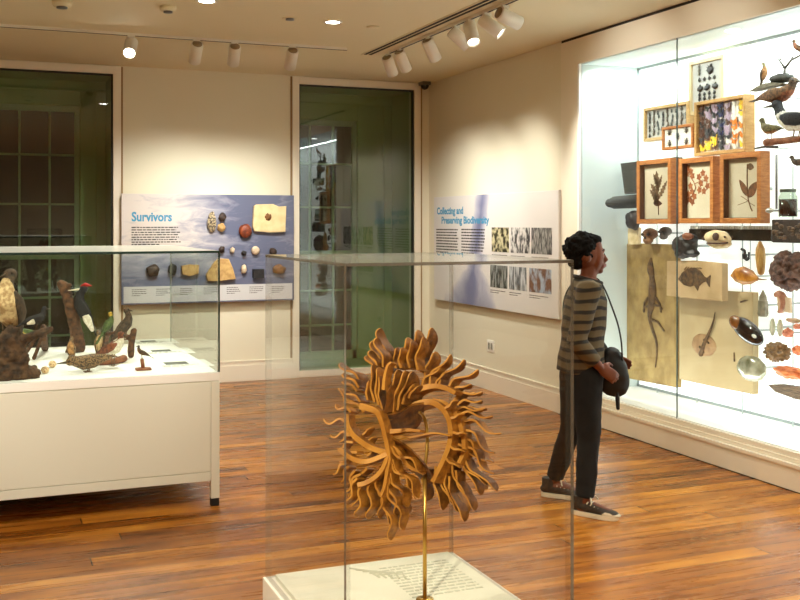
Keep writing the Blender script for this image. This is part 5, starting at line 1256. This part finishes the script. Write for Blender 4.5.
# hands: palm, four unequal bent fingers, thumb
def hand(w, fd, side, curl):
    fd = fd.normalized(); side = (side-fd*side.dot(fd)).normalized(); pn = fd.cross(side)
    if pn.z > 0: pn = -pn
    sk.tube([w, w+fd*.03, w+fd*.078], [(.022, .017), (.036, .016), (.038, .013)], 14, up=pn, rnd=True)
    for i, (o_, ln) in enumerate(((-.028, .068), (-.0095, .078), (.0095, .073), (.027, .057))):
        a = w+fd*.07+side*o_; b = a+(fd*math.cos(curl*.4)+pn*math.sin(curl*.4))*ln*.42; c = b+(fd*math.cos(curl)+pn*math.sin(curl))*ln*.34; d = c+(fd*math.cos(curl*1.5)+pn*math.sin(curl*1.5))*ln*.26
        sk.tube([a, b, c, d], [.0095, .0088, .008, .007], 9, rnd=True)
    a = w+fd*.02-side*.028; b = a+(fd*.6-side*.6+pn*.35).normalized()*.034; c = b+(fd*.8-side*.1+pn*.5).normalized()*.03
    sk.tube([a, b, c], [.013, .0105, .008], 9, rnd=True)
hand(hR, (hR-eR).normalized()*.8+RT*.4-UP*.05, UP*-1+FW*-.1, .55)
hand(hL, RT*.9-UP*.3-FW*.2, UP*-1+FW*.1, .6)
# legs and feet
for h_, k_, a_, fd in ((hN, kN, aN, FN), (hF, kF, aF, FF)):
    sk.tube([h_, h_.lerp(k_, .45), k_], [.085, .073, .05], 16, rnd=True); sk.tube([k_, k_.lerp(a_, .35), a_], [.05, .048, .034], 16, rnd=True)
    sk.tube([a_-UP*.03-fd*.03, a_-UP*.035+fd*.06, V((a_.x, a_.y, .035))+fd*.14], [.034, .034, .026], 12, rnd=True)
body = put('person', organic(sk, .0052, 2), [m_skin])
tag(body, 'person with short black curly hair in an olive striped knit and black trousers walking past', 'person')
# hair: dense short curls swept back
g = M(); Rz = Matrix.Rotation(-YAW, 3, 'Z')
g.ball(Bh(-.018, 0, 1.548), (.098, .088, .08), 4, rot=Rz); g.ball(Bh(-.05, 0, 1.495), (.056, .076, .08), 3, rot=Rz); g.ball(Bh(.04, 0, 1.588), (.055, .066, .034), 3, rot=Rz)
hr = random.Random(5)
for i in range(110):
    th_ = hr.uniform(0, 2*PI); z_ = hr.uniform(-.55, 1); q = math.sqrt(max(0, 1-z_*z_)); rr, ff, zz_ = q*math.cos(th_), q*math.sin(th_), z_
    if rr > .45 and z_ < .55: continue
    g.ball(Bh(-.018+rr*.098, ff*.088, 1.542+zz_*.083), hr.uniform(.013, .021), 1)
put('hair', organic(g, .006, 0, .006, 60.), m_hair, body)
g = M()
for s in (-1, 1): g.ball(Bh(.092, s*.031, 1.508), .0115, 2)
put('eyes', g, mat('eye white', S(206, 196, 184), .2), body)
g = M()
for s in (-1, 1): g.ball(Bh(.1015, s*.033, 1.508), .0058, 2)
put('irises', g, mat('dark iris', S(24, 14, 10), .15), body)
g = M()
for s in (-1, 1): g.tube([Bh(.106, s*.016, 1.532), Bh(.104, s*.034, 1.535), Bh(.092, s*.05, 1.528)], [.003, .004, .002], 7, rnd=True)
put('eyebrows', g, m_hair, body)
put('lips', M().tube([Bh(.104, -.018, 1.441), Bh(.1185, 0, 1.442), Bh(.104, .018, 1.441)], [(.004, .008), (.005, .010), (.004, .008)], 9, up=UP, rnd=True), mat('dark lips', S(120, 58, 48), .45), body)
# knit top
g = M()
g.tube([B(-.03, 0, .80), B(-.025, 0, .88), B(-.015, 0, .98), B(-.002, 0, 1.12), B(.006, 0, 1.22), B(.01, 0, 1.308), B(.016, 0, 1.336)], [(.172, .135), (.175, .132), (.155, .122), (.162, .125), (.168, .118), (.125, .088), (.075, .07)], 22, up=RT)
for s_, e_, h_ in ((sR, eR, hR), (sL, eL, hL)):
    g.tube([B(.005, 0, 1.25).lerp(s_, .55), s_, s_.lerp(e_, .5), e_], [.07, .072, .062, .056], 14, rnd=True)
    g.tube([e_, e_.lerp(h_, .4), e_.lerp(h_, .82)], [.056, .052, .043], 14, rnd=False)
knit = put('knit_top', organic(g, .009, 3, .006, 9.), m_knit, body)
nl = M().tube([B(.016+.078*math.cos(t), .074*math.sin(t), 1.33-.02*math.cos(t)) for t in [2*PI*i/20 for i in range(21)]], .012, 8)
put('neckband', nl, mat('dark neckband', S(36, 30, 25), .85), knit)
# trousers
g = M(); g.tube([B(-.022, 0, .75), B(-.022, 0, .84), B(-.02, 0, .90)], [(.15, .115), (.162, .12), (.15, .11)], 20, up=RT)
for h_, k_, a_ in ((hN, kN, aN), (hF, kF, aF)):
    g.tube([h_, h_.lerp(k_, .45), k_, k_.lerp(a_, .4), a_.lerp(k_, .06)], [.098, .086, .066, .062, .052], 18, up=RT)
    g.ball(h_, .097, 3)
put('trousers', organic(g, .009, 3, .006, 11.), m_trou, body)
# sneakers
m_shoe = mat('dark patterned canvas', S(62, 50, 40), .8, col2=S(36, 30, 26), scale=70.); m_rub = mat('off white rubber', S(214, 202, 180), .6)
for a_, fd, hz in ((aN, FN, 0.), (aF, FF, .0)):
    c = V((a_.x, a_.y, hz)); sd_ = fd.cross(UP)
    def sp_(x, y, z): return c+fd*x+sd_*y+UP*z
    g = M()
    g.tube([sp_(-.055, 0, .05), sp_(-.02, 0, .058), sp_(.05, 0, .052), sp_(.11, 0, .042), sp_(.165, 0, .036)], [(.03, .026), (.036, .034), (.039, .032), (.043, .023), (.036, .015)], 16, up=UP, rnd=True)
    g.tube([sp_(-.03, 0, .05), sp_(-.025, 0, .115)], [(.038, .042), (.044, .05)], 16, up=fd)
    sh_o = put('sneaker', organic(g, .005, 2), m_shoe, body)
    out_ = []
    for i in range(24):
        t = 2*PI*i/24; x = .06+.14*math.cos(t); w_ = (.034+.012*(x > .06)*min(1, (x-.06)/.06))
        out_.append(sp_(x, math.copysign(abs(math.sin(t))**.6, math.sin(t))*w_*1.08, .0))
    put('sole', M().prism(out_, UP*.027), m_rub, sh_o, bevel=.004)
    put('toe_cap', M().tube([sp_(.135, 0, .035), sp_(.16, 0, .033), sp_(.18, 0, .03)], [(.044, .020), (.042, .016), (.032, .012)], 14, up=UP, rnd=True), m_rub, sh_o)
    g = M()
    for i in range(5): x = .025+i*.022; g.tube([sp_(x, -.03, .076-i*.006), sp_(x+.004, 0, .094-i*.0085), sp_(x, .03, .076-i*.006)], .0042, 6, rnd=True)
    g.tube([sp_(.03, 0, .1), sp_(.05, -.035, .112), sp_(.06, -.05, .09)], .004, 6, rnd=True); g.tube([sp_(.03, 0, .1), sp_(.05, .035, .112), sp_(.06, .05, .085)], .004, 6, rnd=True)
    put('laces', g, m_rub, sh_o)
# bag held at the waist
m_bag = mat('black soft bag', S(10, 9, 9), .6, col2=S(18, 15, 13), scale=20.)
bg = thing('shoulder_bag', 'black shoulder bag hanging at the walker\'s hip and hand', 'bag', B(.19, -.03, .68))
g = M(); g.tube([B(.145, -.03, .90), B(.15, -.03, .86), B(.16, -.03, .79), B(.165, -.03, .75)], [(.05, .045), (.07, .055), (.085, .06), (.095, .045)], 18, up=FW, rnd=True)
put('bag_body', organic(g, .008, 2, .01, 10.), m_bag, bg)
put('strap', M().tube(catmull([B(.205, -.05, .86), B(.185, -.10, 1.0), B(.15, -.095, 1.14), B(.075, -.02, 1.33), B(-.03, .06, 1.33), B(-.105, .065, 1.22), B(-.118, .03, 1.06), B(-.12, -.06, .96), B(-.06, -.13, .90), B(.09, -.10, .86)], 5), [(.005, .011)]*46, 8, up=UP), m_bag, bg)
put('tassel', M().tube([B(.17, -.05, .72), B(.175, -.055, .66), B(.178, -.055, .60)], [.006, .013, .011], 8, rnd=True), m_bag, bg)

# ------------------------------------------------------------------ world and output look
wd_ = bpy.data.worlds.new('night'); SC.world = wd_; wd_.use_nodes = True
bgn = wd_.node_tree.nodes.get('Background') or wd_.node_tree.nodes.new('ShaderNodeBackground')
bgn.inputs[0].default_value = (.10, .14, .2, 1); bgn.inputs[1].default_value = .02
SC.view_settings.view_transform = 'Standard'; SC.view_settings.look = 'None'; SC.view_settings.gamma = 1; SC.view_settings.use_curve_mapping = False
SC.view_settings.exposure = 0.4
SC.cycles.use_denoising = True; SC.cycles.max_bounces = 10; SC.cycles.transparent_max_bounces = 24; SC.cycles.diffuse_bounces = 5; SC.cycles.glossy_bounces = 4
SC.cycles.sample_clamp_indirect = 4; SC.cycles.caustics_reflective = False; SC.cycles.caustics_refractive = False
